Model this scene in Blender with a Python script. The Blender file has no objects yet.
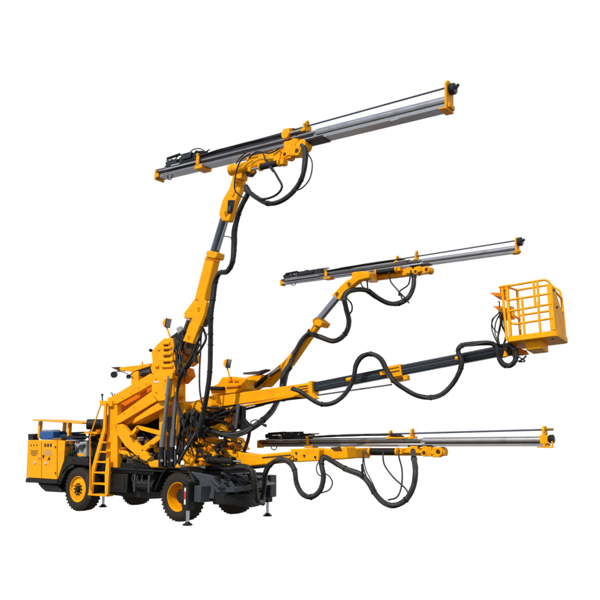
import bpy, bmesh, math, random
from mathutils import Vector as V, Matrix
random.seed(7)
C = bpy.context.scene.collection
PI = math.pi
R = math.radians
# ---------------------------------------------------------------- camera model / machine frame
F_PX, PITCH, CAMH, ALPHA = 720.0, math.atan(128/720.0), 2.25, R(36)
fw = V((0, math.cos(PITCH), math.sin(PITCH))); upv = V((0, -math.sin(PITCH), math.cos(PITCH)))
def ray(x, y): return V((1,0,0))*((x-300)/F_PX) + upv*((300-y)/F_PX) + fw
CAM = V((0,0,CAMH))
r0 = ray(176.6, 497); tt = (0.6-CAMH)/r0.z
W0 = CAM + r0*tt; W0.z = 0                      # near front wheel, outer face, ground
MROOT = Matrix.Translation(W0) @ Matrix.Rotation(-ALPHA, 4, 'Z')
MI = MROOT.inverted(); MI3 = MI.to_3x3()
CL = MI @ CAM
def rl(x, y): return MI3 @ ray(x, y)
# measured points: where the sight line meets a vertical plane of the machine (x forward, y away from the near side, z up)
def P(x, y, lat):
    d = rl(x, y); return CL + d*((lat-CL.y)/d.y)
def PU(x, y, u):
    d = rl(x, y); return CL + d*((u-CL.x)/d.x)
def PZ(x, y, z):
    d = rl(x, y); return CL + d*((z-CL.z)/d.z)

# ---------------------------------------------------------------- materials
def newmat(name):
    m = bpy.data.materials.new(name); m.use_nodes = True
    nt = m.node_tree; b = nt.nodes['Principled BSDF']; return m, nt, b
def paint(name, col, rough=.38, dirt=(.10,.07,.04), amt=.35, metal=0, bump=.02, scale=3.0, coat=.0, spec=.5):
    m, nt, b = newmat(name); N, L = nt.nodes, nt.links
    tc = N.new('ShaderNodeTexCoord')
    n1 = N.new('ShaderNodeTexNoise'); n1.inputs['Scale'].default_value = scale; n1.inputs['Detail'].default_value = 9; n1.inputs['Roughness'].default_value = .65
    n2 = N.new('ShaderNodeTexNoise'); n2.inputs['Scale'].default_value = scale*9; n2.inputs['Detail'].default_value = 6
    L.new(tc.outputs['Object'], n1.inputs['Vector']); L.new(tc.outputs['Object'], n2.inputs['Vector'])
    r1 = N.new('ShaderNodeValToRGB'); r1.color_ramp.elements[0].position = .52; r1.color_ramp.elements[1].position = .80
    r1.color_ramp.elements[0].color = (0,0,0,1); r1.color_ramp.elements[1].color = (amt,amt,amt,1)
    L.new(n1.outputs['Fac'], r1.inputs['Fac'])
    mul = N.new('ShaderNodeMath'); mul.operation = 'MULTIPLY'; L.new(r1.outputs['Color'], mul.inputs[0]); L.new(n2.outputs['Fac'], mul.inputs[1])
    mul2 = N.new('ShaderNodeMath'); mul2.operation = 'MULTIPLY'; mul2.inputs[1].default_value = 1.7; L.new(mul.outputs[0], mul2.inputs[0])
    mix = N.new('ShaderNodeMixRGB'); mix.inputs[1].default_value = (*col,1); mix.inputs[2].default_value = (*dirt,1)
    L.new(mul2.outputs[0], mix.inputs[0])
    L.new(mix.outputs[0], b.inputs['Base Color'])
    rr = N.new('ShaderNodeMapRange'); rr.inputs['To Min'].default_value = rough-.08; rr.inputs['To Max'].default_value = rough+.18
    L.new(n2.outputs['Fac'], rr.inputs['Value']); L.new(rr.outputs[0], b.inputs['Roughness'])
    b.inputs['Metallic'].default_value = metal
    b.inputs['Coat Weight'].default_value = coat
    b.inputs['Specular IOR Level'].default_value = spec
    if bump > 0:
        bp = N.new('ShaderNodeBump'); bp.inputs['Strength'].default_value = .25; bp.inputs['Distance'].default_value = bump
        L.new(n2.outputs['Fac'], bp.inputs['Height']); L.new(bp.outputs[0], b.inputs['Normal'])
    return m
YEL = paint('yellow_paint', (.86,.36,.001), .45, (.24,.085,.012), .50, bump=.004, spec=.12)
ORG = paint('orange_paint', (.70,.19,.002), .48, (.16,.05,.012), .6, spec=.12)
BLK = paint('black_frame', (.0055,.0055,.006), .55, (.030,.024,.018), .5, spec=.3)
GRY = paint('dark_grey_frame', (.045,.052,.066), .50, (.02,.018,.015), .6, spec=.35)
RUB = paint('tyre_rubber', (.026,.022,.018), .85, (.11,.082,.056), 1.0, scale=2.2, spec=.2)
ALU = paint('rail_aluminium', (.40,.39,.39), .38, (.13,.10,.08), .55, metal=.85, bump=0)
CYL = paint('cylinder_steel', (.21,.215,.235), .32, (.05,.05,.05), .5, metal=.8, bump=0)
NAL = paint('rail_blue_steel', (.31,.32,.36), .36, (.04,.035,.035), .5, metal=.8, bump=0)
CHR = paint('chrome_rod', (.42,.44,.50), .20, (.12,.12,.14), .3, metal=.95, bump=0)
TUB = paint('boom_steel_tube', (.11,.125,.165), .28, (.03,.03,.035), .5, metal=.7, bump=0)
NAVY = paint('dark_boom_paint', (.007,.013,.022), .36, (.02,.022,.025), .35, spec=.4)
DIRT = paint('dirty_casting', (.075,.032,.009), .6, (.015,.010,.008), .8, spec=.25)
BLU = paint('blue_tank', (.010,.075,.26), .45, (.03,.04,.06), .4, spec=.3)
LGR = paint('light_grey_paint', (.30,.31,.32), .5, (.08,.07,.06), .7, spec=.3)
WHT = paint('white_paint', (.70,.69,.67), .5, (.3,.28,.25), .3)
RED = paint('red_reflector', (.55,.012,.01), .35, (.2,.02,.02), .2)
BRS = paint('brass', (.30,.17,.03), .4, (.06,.04,.02), .5, metal=.7, bump=0)
INK = paint('printed_ink', (.05,.025,.01), .6, (.1,.06,.02), .3)
MIR = paint('mirror_glass', (.22,.24,.28), .15, (.1,.1,.1), .4, metal=.8, bump=0)
def hosemat(name, col, pitch=.022, strength=.35):
    m, nt, b = newmat(name); N, L = nt.nodes, nt.links
    uv = N.new('ShaderNodeUVMap'); sx = N.new('ShaderNodeSeparateXYZ'); L.new(uv.outputs[0], sx.inputs[0])
    a = N.new('ShaderNodeMath'); a.operation='MULTIPLY'; a.inputs[1].default_value = 2*PI/pitch; L.new(sx.outputs['Y'], a.inputs[0])
    k = N.new('ShaderNodeMath'); k.operation='MULTIPLY'; k.inputs[1].default_value = 2*PI; L.new(sx.outputs['X'], k.inputs[0])
    ad = N.new('ShaderNodeMath'); L.new(a.outputs[0], ad.inputs[0]); L.new(k.outputs[0], ad.inputs[1])
    s = N.new('ShaderNodeMath'); s.operation='SINE'; L.new(ad.outputs[0], s.inputs[0])
    bp = N.new('ShaderNodeBump'); bp.inputs['Strength'].default_value = strength; bp.inputs['Distance'].default_value = .004
    L.new(s.outputs[0], bp.inputs['Height']); L.new(bp.outputs[0], b.inputs['Normal'])
    tc = N.new('ShaderNodeTexCoord'); n = N.new('ShaderNodeTexNoise'); n.inputs['Scale'].default_value = 5; n.inputs['Detail'].default_value = 8
    L.new(tc.outputs['Object'], n.inputs['Vector'])
    r = N.new('ShaderNodeValToRGB'); r.color_ramp.elements[0].position=.35; r.color_ramp.elements[1].position=.75
    r.color_ramp.elements[0].color=(*col,1); r.color_ramp.elements[1].color=(col[0]*2.2+.004,col[1]*2.1+.004,col[2]*2.0+.004,1)
    L.new(n.outputs['Fac'], r.inputs['Fac']); L.new(r.outputs[0], b.inputs['Base Color'])
    b.inputs['Roughness'].default_value = .48; b.inputs['Specular IOR Level'].default_value = .35
    return m
HOSE = hosemat('hose_sleeve_black', (.0055,.0065,.0085))
HOSG = hosemat('hose_sleeve_grey', (.020,.018,.016), .024)
THIN = hosemat('thin_hose_black', (.006,.007,.009), .02, .1)

# ---------------------------------------------------------------- mesh builder
def basis(d, up=V((0,0,1))):
    d = d.normalized()
    if abs(d.dot(up)) > .97: up = V((1,0,0))
    s = up.cross(d).normalized()          # for forward x: s = +y (away)
    n = d.cross(s).normalized()
    return d, s, n
class Fr:
    def __init__(f, a, b, up=V((0,0,1)), k=1.0):
        f.k=k;
        f.o = V(a); f.d, f.s, f.n = basis(V(b)-V(a), up); f.L = (V(b)-V(a)).length
    def p(f, t, a=0, b=0): return f.o + f.d*t + (f.s*a + f.n*b)*f.k
class MB:
    def __init__(s): s.b = bmesh.new(); s.uv = s.b.loops.layers.uv.new('UVMap')
    def hexa(s, q):     # 8 points: 4 bottom loop, 4 top loop
        v = [s.b.verts.new(p) for p in q]
        for f in ((3,2,1,0),(4,5,6,7),(0,1,5,4),(1,2,6,5),(2,3,7,6),(3,0,4,7)): s.b.faces.new([v[i] for i in f])
        return s
    def box(s, x0,x1,y0,y1,z0,z1):
        return s.hexa([V(p) for p in ((x0,y0,z0),(x1,y0,z0),(x1,y1,z0),(x0,y1,z0),(x0,y0,z1),(x1,y0,z1),(x1,y1,z1),(x0,y1,z1))])
    def fbox(s, F, t0,t1,a0,a1,b0,b1):
        return s.hexa([F.p(t0,a0,b0),F.p(t1,a0,b0),F.p(t1,a1,b0),F.p(t0,a1,b0),F.p(t0,a0,b1),F.p(t1,a0,b1),F.p(t1,a1,b1),F.p(t0,a1,b1)])
    def loft(s, A, B):
        va=[s.b.verts.new(p) for p in A]; vb=[s.b.verts.new(p) for p in B]; n=len(A)
        s.b.faces.new(va[::-1]); s.b.faces.new(vb)
        for i in range(n): s.b.faces.new((va[i],va[(i+1)%n],vb[(i+1)%n],vb[i]))
        return s
    def fprism(s, F, prof, t0, t1): return s.loft([F.p(t0,a,b) for a,b in prof],[F.p(t1,a,b) for a,b in prof])
    def slab(s, pts, lat, th, off=None):   # outline measured on plane y=lat, given real thickness th
        A=[P(x,y,lat) for x,y in pts]; B=[p+V((0,th,0)) for p in A]; return s.loft(A,B)
    def slabu(s, pts, u, th):
        A=[PU(x,y,u) for x,y in pts]; B=[p-V((th,0,0)) for p in A]; return s.loft(A,B)
    def beam(s, a, b, w, h, w2=None, h2=None, up=V((0,0,1))):
        F=Fr(a,b,up); w2=w2 or w; h2=h2 or h
        return s.loft([F.p(0,x*w/2,y*h/2) for x,y in ((-1,-1),(1,-1),(1,1),(-1,1))],[F.p(F.L,x*w2/2,y*h2/2) for x,y in ((-1,-1),(1,-1),(1,1),(-1,1))])
    def cyl(s, a, b, r, r2=None, n=24):
        F=Fr(a,b); r2=r if r2 is None else r2
        return s.loft([F.p(0,r*math.cos(2*PI*i/n),r*math.sin(2*PI*i/n)) for i in range(n)],[F.p(F.L,r2*math.cos(2*PI*i/n),r2*math.sin(2*PI*i/n)) for i in range(n)])
    def ring(s, c, ax, r, w, t, n=28):   # flat collar
        c=V(c); F=Fr(c-V(ax)*w/2,c+V(ax)*w/2)
        prof=[(r,0),(r+t,0),(r+t,w),(r,w)]
        rows=[[s.b.verts.new(F.p(h,q*math.cos(2*PI*i/n),q*math.sin(2*PI*i/n))) for q,h in prof] for i in range(n)]
        for i in range(n):
            for j in range(4): s.b.faces.new((rows[i][j],rows[(i+1)%n][j],rows[(i+1)%n][(j+1)%4],rows[i][(j+1)%4]))
        return s
    def lathe(s, c, ax, prof, n=48, close=False):    # prof: (radius, height along ax)
        c=V(c); F=Fr(c,c+V(ax)); rows=[]
        for i in range(n):
            a=2*PI*i/n; rows.append([s.b.verts.new(F.p(h,q*math.cos(a),q*math.sin(a))) for q,h in prof])
        m=len(prof)
        for i in range(n):
            for j in range(m if close else m-1):
                s.b.faces.new((rows[i][j],rows[(i+1)%n][j],rows[(i+1)%n][(j+1)%m],rows[i][(j+1)%m]))
        return s
    def sphere(s, c, r, sc=(1,1,1)):
        m = Matrix.Translation(c) @ Matrix.Diagonal((*[r*k for k in sc],1))
        bmesh.ops.create_uvsphere(s.b, u_segments=16, v_segments=10, radius=1, matrix=m); return s
    def tube(s, pts, r, n=12, smooth=True, jit=0):
        pts=[V(p) for p in pts]
        if smooth and len(pts)>2:
            q=[pts[0]*2-pts[1]]+pts+[pts[-1]*2-pts[-2]]; out=[]
            for i in range(1,len(q)-2):
                a,b,c,d=q[i-1],q[i],q[i+1],q[i+2]; k=max(4,min(14,int((c-b).length/.05)))
                for j in range(k):
                    t=j/k; out.append(.5*((2*b)+(c-a)*t+(2*a-5*b+4*c-d)*t*t+(3*b-a-3*c+d)*t**3))
            out.append(pts[-1]); pts=out
        ref=V((0,0,1)) if abs((pts[1]-pts[0]).normalized().z)<.9 else V((1,0,0))
        prev=None; L=0; nrm=None
        for i,p in enumerate(pts):
            t=(pts[min(i+1,len(pts)-1)]-pts[max(i-1,0)]).normalized()
            if nrm is None: nrm=(ref-t*ref.dot(t)).normalized()
            else: nrm=(nrm-t*nrm.dot(t)).normalized()
            bn=t.cross(nrm)
            if i: L+=(p-pts[i-1]).length
            rr=r*(1+jit*math.sin(L*23)*.5+jit*math.sin(L*61)*.5)
            row=[s.b.verts.new(p+(nrm*math.cos(2*PI*k/n)+bn*math.sin(2*PI*k/n))*rr) for k in range(n)]
            if prev:
                for k in range(n):
                    f=s.b.faces.new((prev[0][k],prev[0][(k+1)%n],row[(k+1)%n],row[k]))
                    for lp,uvv in zip(f.loops,((k/n,prev[1]),((k+1)/n,prev[1]),((k+1)/n,L),(k/n,L))): lp[s.uv].uv=uvv
            else: s.b.faces.new(row[::-1])
            prev=(row,L)
        s.b.faces.new(prev[0]); return s
    def build(s, name, mat, parent=None, bev=0.0, smooth=True, label=None):
        bmesh.ops.recalc_face_normals(s.b, faces=s.b.faces)
        c=V((0,0,0))
        for v in s.b.verts: c+=v.co
        c/=max(1,len(s.b.verts))
        for v in s.b.verts: v.co-=c
        me=bpy.data.meshes.new(name); s.b.to_mesh(me); s.b.free()
        o=bpy.data.objects.new(name, me); C.objects.link(o); me.materials.append(mat)
        if parent is not None:
            o.parent=parent; pc=V(parent.get('_c',(0,0,0))); o.location=c-pc
        o['_c']=tuple(c)
        if bev:
            m=o.modifiers.new('bevel','BEVEL'); m.width=bev; m.segments=2; m.limit_method='ANGLE'; m.angle_limit=R(35)
        if smooth:
            me.shade_smooth()
            try: me.set_sharp_from_angle(angle=R(38))
            except Exception: pass
        if label: o['label']=label
        return o
ALLP=[]
root=bpy.data.objects.new('drilling_rig',None); C.objects.link(root); root.matrix_world=MROOT; root.empty_display_size=.5
root['label']='yellow wheeled tunnel drilling rig with three drill feed beams and a man basket'
root['category']='drilling rig'; root['_c']=(0,0,0)
def hose(pts, r, mat=HOSE, name='hose', parent=None, jit=.035, n=12):
    o=MB().tube(pts, r, n=n, jit=jit).build(name, mat, parent or root)
    if r>=.045 and len(pts)>4:      # thinner strand tied to the thick one
        q=[]
        for i,p in enumerate(pts):
            t=(V(pts[min(i+1,len(pts)-1)])-V(pts[max(i-1,0)])).normalized(); side=t.cross(V((0,-1,0)))
            if side.length<.1: side=V((1,0,0))
            a=.9*math.sin(i*1.15+r*40)
            q.append(V(p)+(side.normalized()*math.sin(a)*1.0+V((0,-1,0))*math.cos(a)*.9)*r*1.05)
            if 0<i<len(pts)-1 and i%3==0: MB().ring(V(p),t,r*1.01,.022,.005+r*.10,20).build('hose_tie',BLK,o)
        MB().tube(q,r*.30,n=8,jit=.02).build('hose_strand',THIN,o)
    return o
def lerp(a,b,t): return V(a)+(V(b)-V(a))*t

# ================================================================ WHEELS
def wheel(u, y, side, dish):
    # side -1: outer face towards near side (-y);  profile heights measured from outer face inwards
    ax=V((0,-side,0)); c=V((u,y,.6)); r=.6; w=.42
    t=MB().lathe(c,ax,[(.335,.05),(.36,.015),(.44,.0),(.53,.025),(.572,.06),(.578,.09),(.578,w-.09),(.572,w-.06),(.53,w-.025),(.44,w),(.36,w-.015),(.335,w-.05)],72,True)
    k=34
    for i in range(k):
        for s2 in (0,1):
            a=2*PI*(i+.5*s2)/k
            F=Fr(c,c+ax)
            def q(rad,h,da): return F.p(h,rad*math.cos(a+da),rad*math.sin(a+da))
            h0,h1=((.035,.225),(w-.035,w-.225))[s2]
            w1=.048
            A=[q(.56,h0,-w1),q(.56,h1,-w1+.07),q(.56,h1,w1+.055),q(.56,h0,w1-.012)]
            B=[q(.593 if h==h1 else .584,h,d) for h,d in ((h0,-w1+.008),(h1,-w1+.075),(h1,w1+.048),(h0,w1-.018))]
            t.hexa(A+B)
    if dish: prof=[(.352,.035),(.345,.02),(.332,.02),(.322,.05),(.318,.10),(.30,.25),(.285,.30),(.15,.31),(.0,.31)]
    else: prof=[(.352,.035),(.345,.02),(.330,.02),(.320,.045),(.305,.075),(.26,.062),(.19,.050),(.15,.050),(.0,.05)]
    tyre=t.build('wheel',RUB,root,bev=0)
    tr=MB().ring(c+ax*.02,ax,.36,.012,.012,64).ring(c+ax*.012,ax,.47,.014,.008,64).build('sidewall_ring',RUB,tyre)
    rim=MB().lathe(c,ax,prof,64).build('rim',YEL,tyre)
    if dish:
        h=MB().lathe(c,ax,[(.0,.13),(.13,.13),(.165,.16),(.185,.31)],32)
        h.build('hub',BLK,tyre)
        nb=MB()
        for i in range(10):
            a=2*PI*i/10; F=Fr(c,c+ax); nb.cyl(F.p(.27,.235*math.cos(a),.235*math.sin(a)),F.p(.31,.235*math.cos(a),.235*math.sin(a)),.02,n=6)
        nb.build('lug_nuts',DIRT,tyre)
    else:
        MB().lathe(c,ax,[(.0,-.01),(.06,-.01),(.085,.0),(.10,.05)],24).build('hub',BLK,tyre)
        nb=MB(); F=Fr(c,c+ax)
        for i in range(10):
            a=2*PI*i/10; nb.cyl(F.p(.06,.145*math.cos(a),.145*math.sin(a)),F.p(.015,.145*math.cos(a),.145*math.sin(a)),.023,n=6)
        nb.build('lug_nuts',BLK,tyre)
        nb=MB()
        nb.cyl(F.p(.07,.25,.08),F.p(.045,.25,.08),.012); nb.build('valve',BLK,tyre)
    return tyre
UR=P(77,488.6,0).x
wheel(0,0,-1,True); wheel(UR,0,-1,False); wheel(0,2.35,1,True); wheel(UR,2.35,1,False)
MB().cyl((0,.3,.6),(0,2.05,.6),.09).box(-.18,.18,.9,1.4,.42,.78).build('axle',BLK,root,bev=.02)
MB().cyl((UR,.3,.6),(UR,2.05,.6),.09).box(UR-.18,UR+.18,.9,1.4,.42,.78).build('axle',BLK,root,bev=.02)

# ================================================================ CHASSIS
ztop=P(130,468,.12).z
print('deck z',ztop,'UR',UR,'rear', P(27,480,0), 'col',P(112,468,.1))
ch=MB(); ch.slab([(106,469),(197,469),(197,489),(186,495),(160,498.5),(150,499),(106,494.5)],.47,1.35)
ch.box(UR-1.7,UR+1.2,.5,1.8,.62,1.15)
chassis=ch.build('chassis',BLK,root,bev=.015)
# side tank / steps between wheels
sd=MB(); u0=P(109,480,.12).x; u1=P(153,480,.12).x
zq=P(130,493.5,.12).z
sd.box(u0,u0+(u1-u0)*.42,.13,.465,zq,ztop-.16); sd.box(u0,u1,.15,.465,ztop-.15,ztop-.06); sdb=sd.build('side_box',BLK,root,bev=.02)
MB().box(u0+.12,u0+(u1-u0)*.36,.118,.13,zq+.08,ztop-.24).build('box_door',BLK,sdb,bev=.006)
MB().cyl((u0+(u1-u0)*.5,.32,zq+.22),(u0+(u1-u0)*.95,.32,zq+.22),.15).build('air_tank',BLK,root,bev=.02)
for k in (.56,.88): MB().box(u0+(u1-u0)*k-.03,u0+(u1-u0)*k+.03,.16,.48,zq+.04,ztop-.15).build('tank_strap',GRY,sdb,bev=.01)
for k in range(3):
    xx=u0+(u1-u0)*(.50+.11*k); MB().tube([(xx,.2,ztop-.12),(xx+.05,.14,ztop-.3),(xx+.18,.15,ztop-.38),(xx+.3,.25,ztop-.3)],.014,n=8).build('air_line',THIN,sdb)
dk=MB(); dk.box(P(107,470,.06).x,P(192,468,.06).x-.05,.08,2.2,ztop-.06,ztop); deck=dk.build('deck',BLK,root,bev=.01)
m=MB()
for i in range(9):
    t=i/8; x=u0+(u1-u0)*t; m.cyl((x,.118,ztop-.12),(x,.14,ztop-.12),.014,n=6)
m.build('bolt_row',BLK,chassis)
# front mudguard over near front wheel
m=MB(); y0,y1=-.02,.46
arc=[(-.74,.72),(-.52,1.10),(-.34,1.27),(.34,1.27),(.60,1.0),(.64,.80)]
for (a,b),(c,d) in zip(arc[:-1],arc[1:]):
    n=V((-(d-b),0,c-a)).normalized()*.03
    m.loft([V((a,y0,b)),V((c,y0,d)),V((c,y0,d))+n,V((a,y0,b))+n],[V((a,y1,b)),V((c,y1,d)),V((c,y1,d))+n,V((a,y1,b))+n])
m.build('mudguard',BLK,root,bev=.006)
m=MB(); m.loft([V((x,.0,z)) for x,z in ((-.1,1.29),(.06,1.29),(-.02,1.40))],[V((x,.08,z)) for x,z in ((-.1,1.29),(.06,1.29),(-.02,1.40))]); m.build('lifting_lug',YEL,root,bev=.01)
# rear mudguard
m=MB()
arc=[(-.72,1.0),(-.5,1.20),(-.3,1.27),(.5,1.27),(.66,1.10)]
for (a,b),(c,d) in zip(arc[:-1],arc[1:]):
    n=V((-(d-b),0,c-a)).normalized()*.03; a+=UR; c+=UR
    m.loft([V((a,.0,b)),V((c,.0,d)),V((c,.0,d))+n,V((a,.0,b))+n],[V((a,.5,b)),V((c,.5,d)),V((c,.5,d))+n,V((a,.5,b))+n])
m.build('mudguard',BLK,root,bev=.006)

# ================================================================ FRONT FRAME
uf=.62
m=MB(); m.box(.35,1.0,.30,2.1,.52,1.12); m.box(.2,.5,.30,2.1,.9,ztop-.02); fr=m.build('front_frame',BLK,root,bev=.02)
m=MB(); # sloping near cheek plate
A=[V((.36,-.02,ztop)),V((.86,.18,ztop-.08)),V((1.22,.42,.98)),V((1.15,.42,.55)),V((.76,.1,.62))]
m.loft(A,[p+V((.02,.10,0)) for p in A]); m.build('cheek_plate',GRY,fr,bev=.012)
m=MB(); A=[V((.88,.2,ztop-.12)),V((1.18,.2,ztop-.32)),V((1.30,.85,ztop-.42)),V((.95,1.0,ztop-.15))]
m.loft(A,[p-V((0,0,.05)) for p in A]); m.build('cheek_plate',GRY,fr,bev=.01)
m=MB(); A=[V((.9,1.55,ztop-.08)),V((1.28,1.5,ztop-.36)),V((1.28,2.25,ztop-.36)),V((.9,2.25,ztop-.12))]
m.loft(A,[p-V((0,0,.05)) for p in A]); m.build('cheek_plate',LGR,fr,bev=.01)
bp=[V((1.0,.30,.80)),V((1.32,.60,.80)),V((1.42,1.1,.83)),V((1.38,1.65,.87)),V((1.08,2.1,.90))]
m=MB()
for a,b in zip(bp[:-1],bp[1:]): m.beam(a,b+(b-a).normalized()*.02,.12,.13)
m.build('bumper_beam',GRY,fr,bev=.015)
for k in range(5):
    y=.5+.33*k; MB().box(1.0,1.34-.1*abs(k-2)*.6,y-.02,y+.02,.66,.80).build('gusset',BLK,fr,bev=.006)
for (x,y,z) in ((1.24,.42,.98),(1.1,.3,1.08),(1.2,1.7,1.0),(1.34,.75,.92),(1.36,1.4,.95)): MB().cyl((x-.12,y,z),(x+.03,y-.02,z-.03),.035,n=6).build('tow_pin',BLK,fr)
MB().tube([(1.1,.5,1.1),(1.3,.7,1.0),(1.38,1.0,.75),(1.40,1.3,.70),(1.3,1.7,.82),(1.1,1.9,1.0)],.022,n=8).build('brake_hose',THIN,fr)
MB().tube([(1.0,.7,1.15),(1.28,.85,1.08),(1.34,1.15,.95),(1.3,1.4,1.02),(1.0,1.6,1.15)],.018,n=8).build('brake_hose',THIN,fr)
m=MB()
n=14
A=[];B=[]
for i in range(n+1):
    t=i/n; y=.28+1.85*t; x=1.05+.42*math.sin(PI*t)**.7
    A.append((x,y,t))
for i in range(n):
    (xa,ya,ta),(xb,yb,tb)=A[i],A[i+1]
    za=.40+.06*math.cos(PI*2*ta); zb=.40+.06*math.cos(PI*2*tb)
    m.hexa([V((xa-.1,ya,za)),V((xa,ya,za+.02)),V((xb,yb,zb+.02)),V((xb-.1,yb,zb)),V((xa-.18,ya,.66)),V((xa-.05,ya,.68)),V((xb-.05,yb,.68)),V((xb-.18,yb,.66))])
m.build('bumper_skirt',BLK,fr,bev=0)
m=MB()
for y in (.62,.95,1.3,1.6): m.beam((1.0,y,1.12),(1.36,y+.05,.72),.05,.10)
m.beam((1.05,.45,1.18),(1.25,1.15,.92),.06,.06).beam((1.05,1.7,1.18),(1.3,1.2,.85),.05,.05); m.box(1.0,1.2,.9,1.25,.9,1.1)
m.build('bracket',GRY,fr,bev=.01)
# stabilisers
def stab(x,y,z0,z1,big=True,refl=True,w=.17,d=.2):
    s=MB().box(x-w/2,x+w/2,y-d/2,y+d/2,z0,z1)
    s.box(x-w/2-.02,x+w/2+.02,y-d/2-.02,y+d/2+.02,z1-.05,z1+.01)
    st=s.build('stabiliser',BLK,root,bev=.012)
    MB().cyl((x,y,.05),(x,y,z0+.05),.038).build('leg',CHR,st)
    MB().lathe((x,y,.0),(0,0,1),[(0,0),(.115,0),(.12,.02),(.07,.045),(.05,.08),(0,.08)],24).build('foot',BLK,st,)
    if refl:
        b=MB().box(x-.025,x+.025,y-d/2-.012,y-d/2-.002,z0+.14,z1-.12).build('reflector',WHT,st)
        MB().box(x-.025,x+.025,y-d/2-.016,y-d/2-.0125,z0+.26,z1-.20).build('reflector',RED,st)
    return st
p=V((.56,-.17,0)); stab(p.x,p.y,.34,.98,w=.2)
m=MB(); m.box(p.x+.10,p.x+.32,p.y+.08,p.y+.62,.52,.90).build('outrigger_housing',GRY,root,bev=.02)
q=PZ(267.5,516,0); print('stab2',q); stab(q.x,q.y,PU(267,502,q.x).z,PU(267,481,q.x).z,refl=False)
MB().box(.9,q.x+.02,2.02,2.30,.62,.86).box(1.1,q.x-.08,2.25,q.y+.1,.55,.75).build('outrigger_housing',BLK,root,bev=.02)
MB().box(1.0,1.25,2.1,2.35,.5,1.05).build('outrigger_housing',GRY,root,bev=.02)
r=PZ(103,507,0); print('stab3',r); stab(r.x,r.y,.30,.7,refl=False,w=.12,d=.12)

# ================================================================ ENGINE COMPARTMENT (rear)
pt=[(27.8,440),(56.5,440.2),(56.8,479.5),(26.2,477.5)]
pan=MB().slab(pt,.0,.28).build('control_panel',YEL,root,bev=.012)
A=[P(57.2,440.2,.002),P(57.4,479.3,.002)]
cz=[P(x,y,.0) for x,y in ((57.1,440.2),(64.5,440.8),(63.5,460),(57.2,479))]
MB().loft([p+V((.0,.012,0)) for p in cz],[p+V((0,.26,0)) for p in cz]).build('side_panel',YEL,root,bev=.01)
# sheet seams & writing on panel
m=MB()
def mark(mb,x0,y0,x1,y1,lat=-.001,th=.004): mb.loft([P(x,y,lat-th) for x,y in ((x0,y0),(x1,y0),(x1,y1),(x0,y1))],[P(x,y,lat) for x,y in ((x0,y0),(x1,y0),(x1,y1),(x0,y1))])
for x in (31.2,34,37): MB().cyl(P(x,445.2,-.010),P(x,445.2,-.0),.028,n=4).build('panel_lamp',INK,pan)
for x in (44.2,47.0,49.8): mark(m,x,443.6,x+1.9,446.9); m.build('panel_gauge',INK,pan); m=MB()
for j,(a,b) in enumerate(((30.5,38.2),(30.8,37.5),(30.5,38),(31.8,36))):
    y=450.4+j*1.55; x=a
    while x<b:
        w=random.uniform(.5,1.1); mark(m,x,y,min(x+w,b),y+.8); x+=w+.25
    m.build('panel_writing',INK,pan); m=MB()
m=MB()
for j in range(4):
    y=450+j*1.5; x=43.2
    while x<51.5:
        w=random.uniform(.5,1.2); mark(m,x,y,x+w,y+.6); x+=w+.3
    m.build('panel_writing',LGR,pan); m=MB()
m=MB(); mark(m,38,457.8,39.2,459.3); m.build('panel_sign',RED,pan); m=MB(); mark(m,40.4,458.2,41.6,459.6); m.build('panel_sign',RED,pan)
m=MB(); m.loft([P(x,y,-.006) for x,y in ((47.2,460.5),(50.2,459.8),(49.2,456.2))],[P(x,y,-.001) for x,y in ((47.2,460.5),(50.2,459.8),(49.2,456.2))]); m.build('panel_sign',INK,pan)
for a_,b_,c_,d_ in ((41.3,441.5,41.7,478),): MB().loft([P(x,y,-.004) for x,y in ((a_,b_),(c_,b_),(c_,d_),(a_,d_))],[P(x,y,.0) for x,y in ((a_,b_),(c_,b_),(c_,d_),(a_,d_))]).build('door_seam',DIRT,pan)
for y in (446,472): MB().cyl(P(55.3,y,-.02),P(55.3,y+2.2,-.02),.014,n=8).build('hinge',BLK,pan)
MB().slab([(42.6,455),(43.2,455),(43.2,458),(42.6,458)],-.03,.03).build('door_handle',BLK,pan)
for x,y in ((34.5,462.3),(45.6,463)):
    MB().cyl(P(x,y,-.03),P(x,y,.0),.035,n=18).build('knob',WHT,pan)
# frame behind
ur0=P(26,480,.0).x; ur1=P(86,480,.0).x; zt=P(45,435,.05).z; zb=P(40,482,.0).z
m=MB()
m.slab([(26,477.9),(57.3,480),(57.5,484),(25.4,482.3)],-.012,.36)
m.slab([(57.3,479),(64,461),(72,459),(74,467),(67,470),(62,480),(60,485),(57.3,484)],.03,.3)
m.slab([(62,455.5),(88,458),(89,466),(63,464)],.05,.3)
frm=m.build('engine_frame',BLK,root,bev=.008)
MB().slab([(28,434.5),(33,434.7),(33,440.5),(28,440.3)],.015,.2).build('corner_box',BLK,root,bev=.01)
m=MB(); m.box(ur0+.05,UR+1.15,.30,1.95,.95,P(45,441,.3).z); m.build('engine_bay',BLK,root,bev=.02)
m=MB(); m.slab([(37,483),(58,485),(62,492.5),(45,491.5),(41,488)],.10,1.8); m.build('rear_belly',BLK,root,bev=.03)
m=MB(); m.slab([(28,434),(88,431.5),(88,433),(28,435.5)],.32,.05); m.slab([(60,436),(89,436),(89,438),(60,438)],.04,.05); m.build('engine_rail',BLK,frm,bev=.005)
tk=MB().slab([(39.2,431.2),(52.5,431.2),(52.8,439.8),(39.4,439.5)],.03,.5).build('blue_tank',BLU,root,bev=.04)
MB().slab([(41,429.7),(52,430),(52,431),(41,431)],.08,.3).build('tank_lid',LGR,tk,bev=.01)
MB().slab([(60,433.3),(72.5,433.7),(72.5,440),(60,440)],.30,.5).build('blue_tank',BLU,root,bev=.04)
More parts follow.
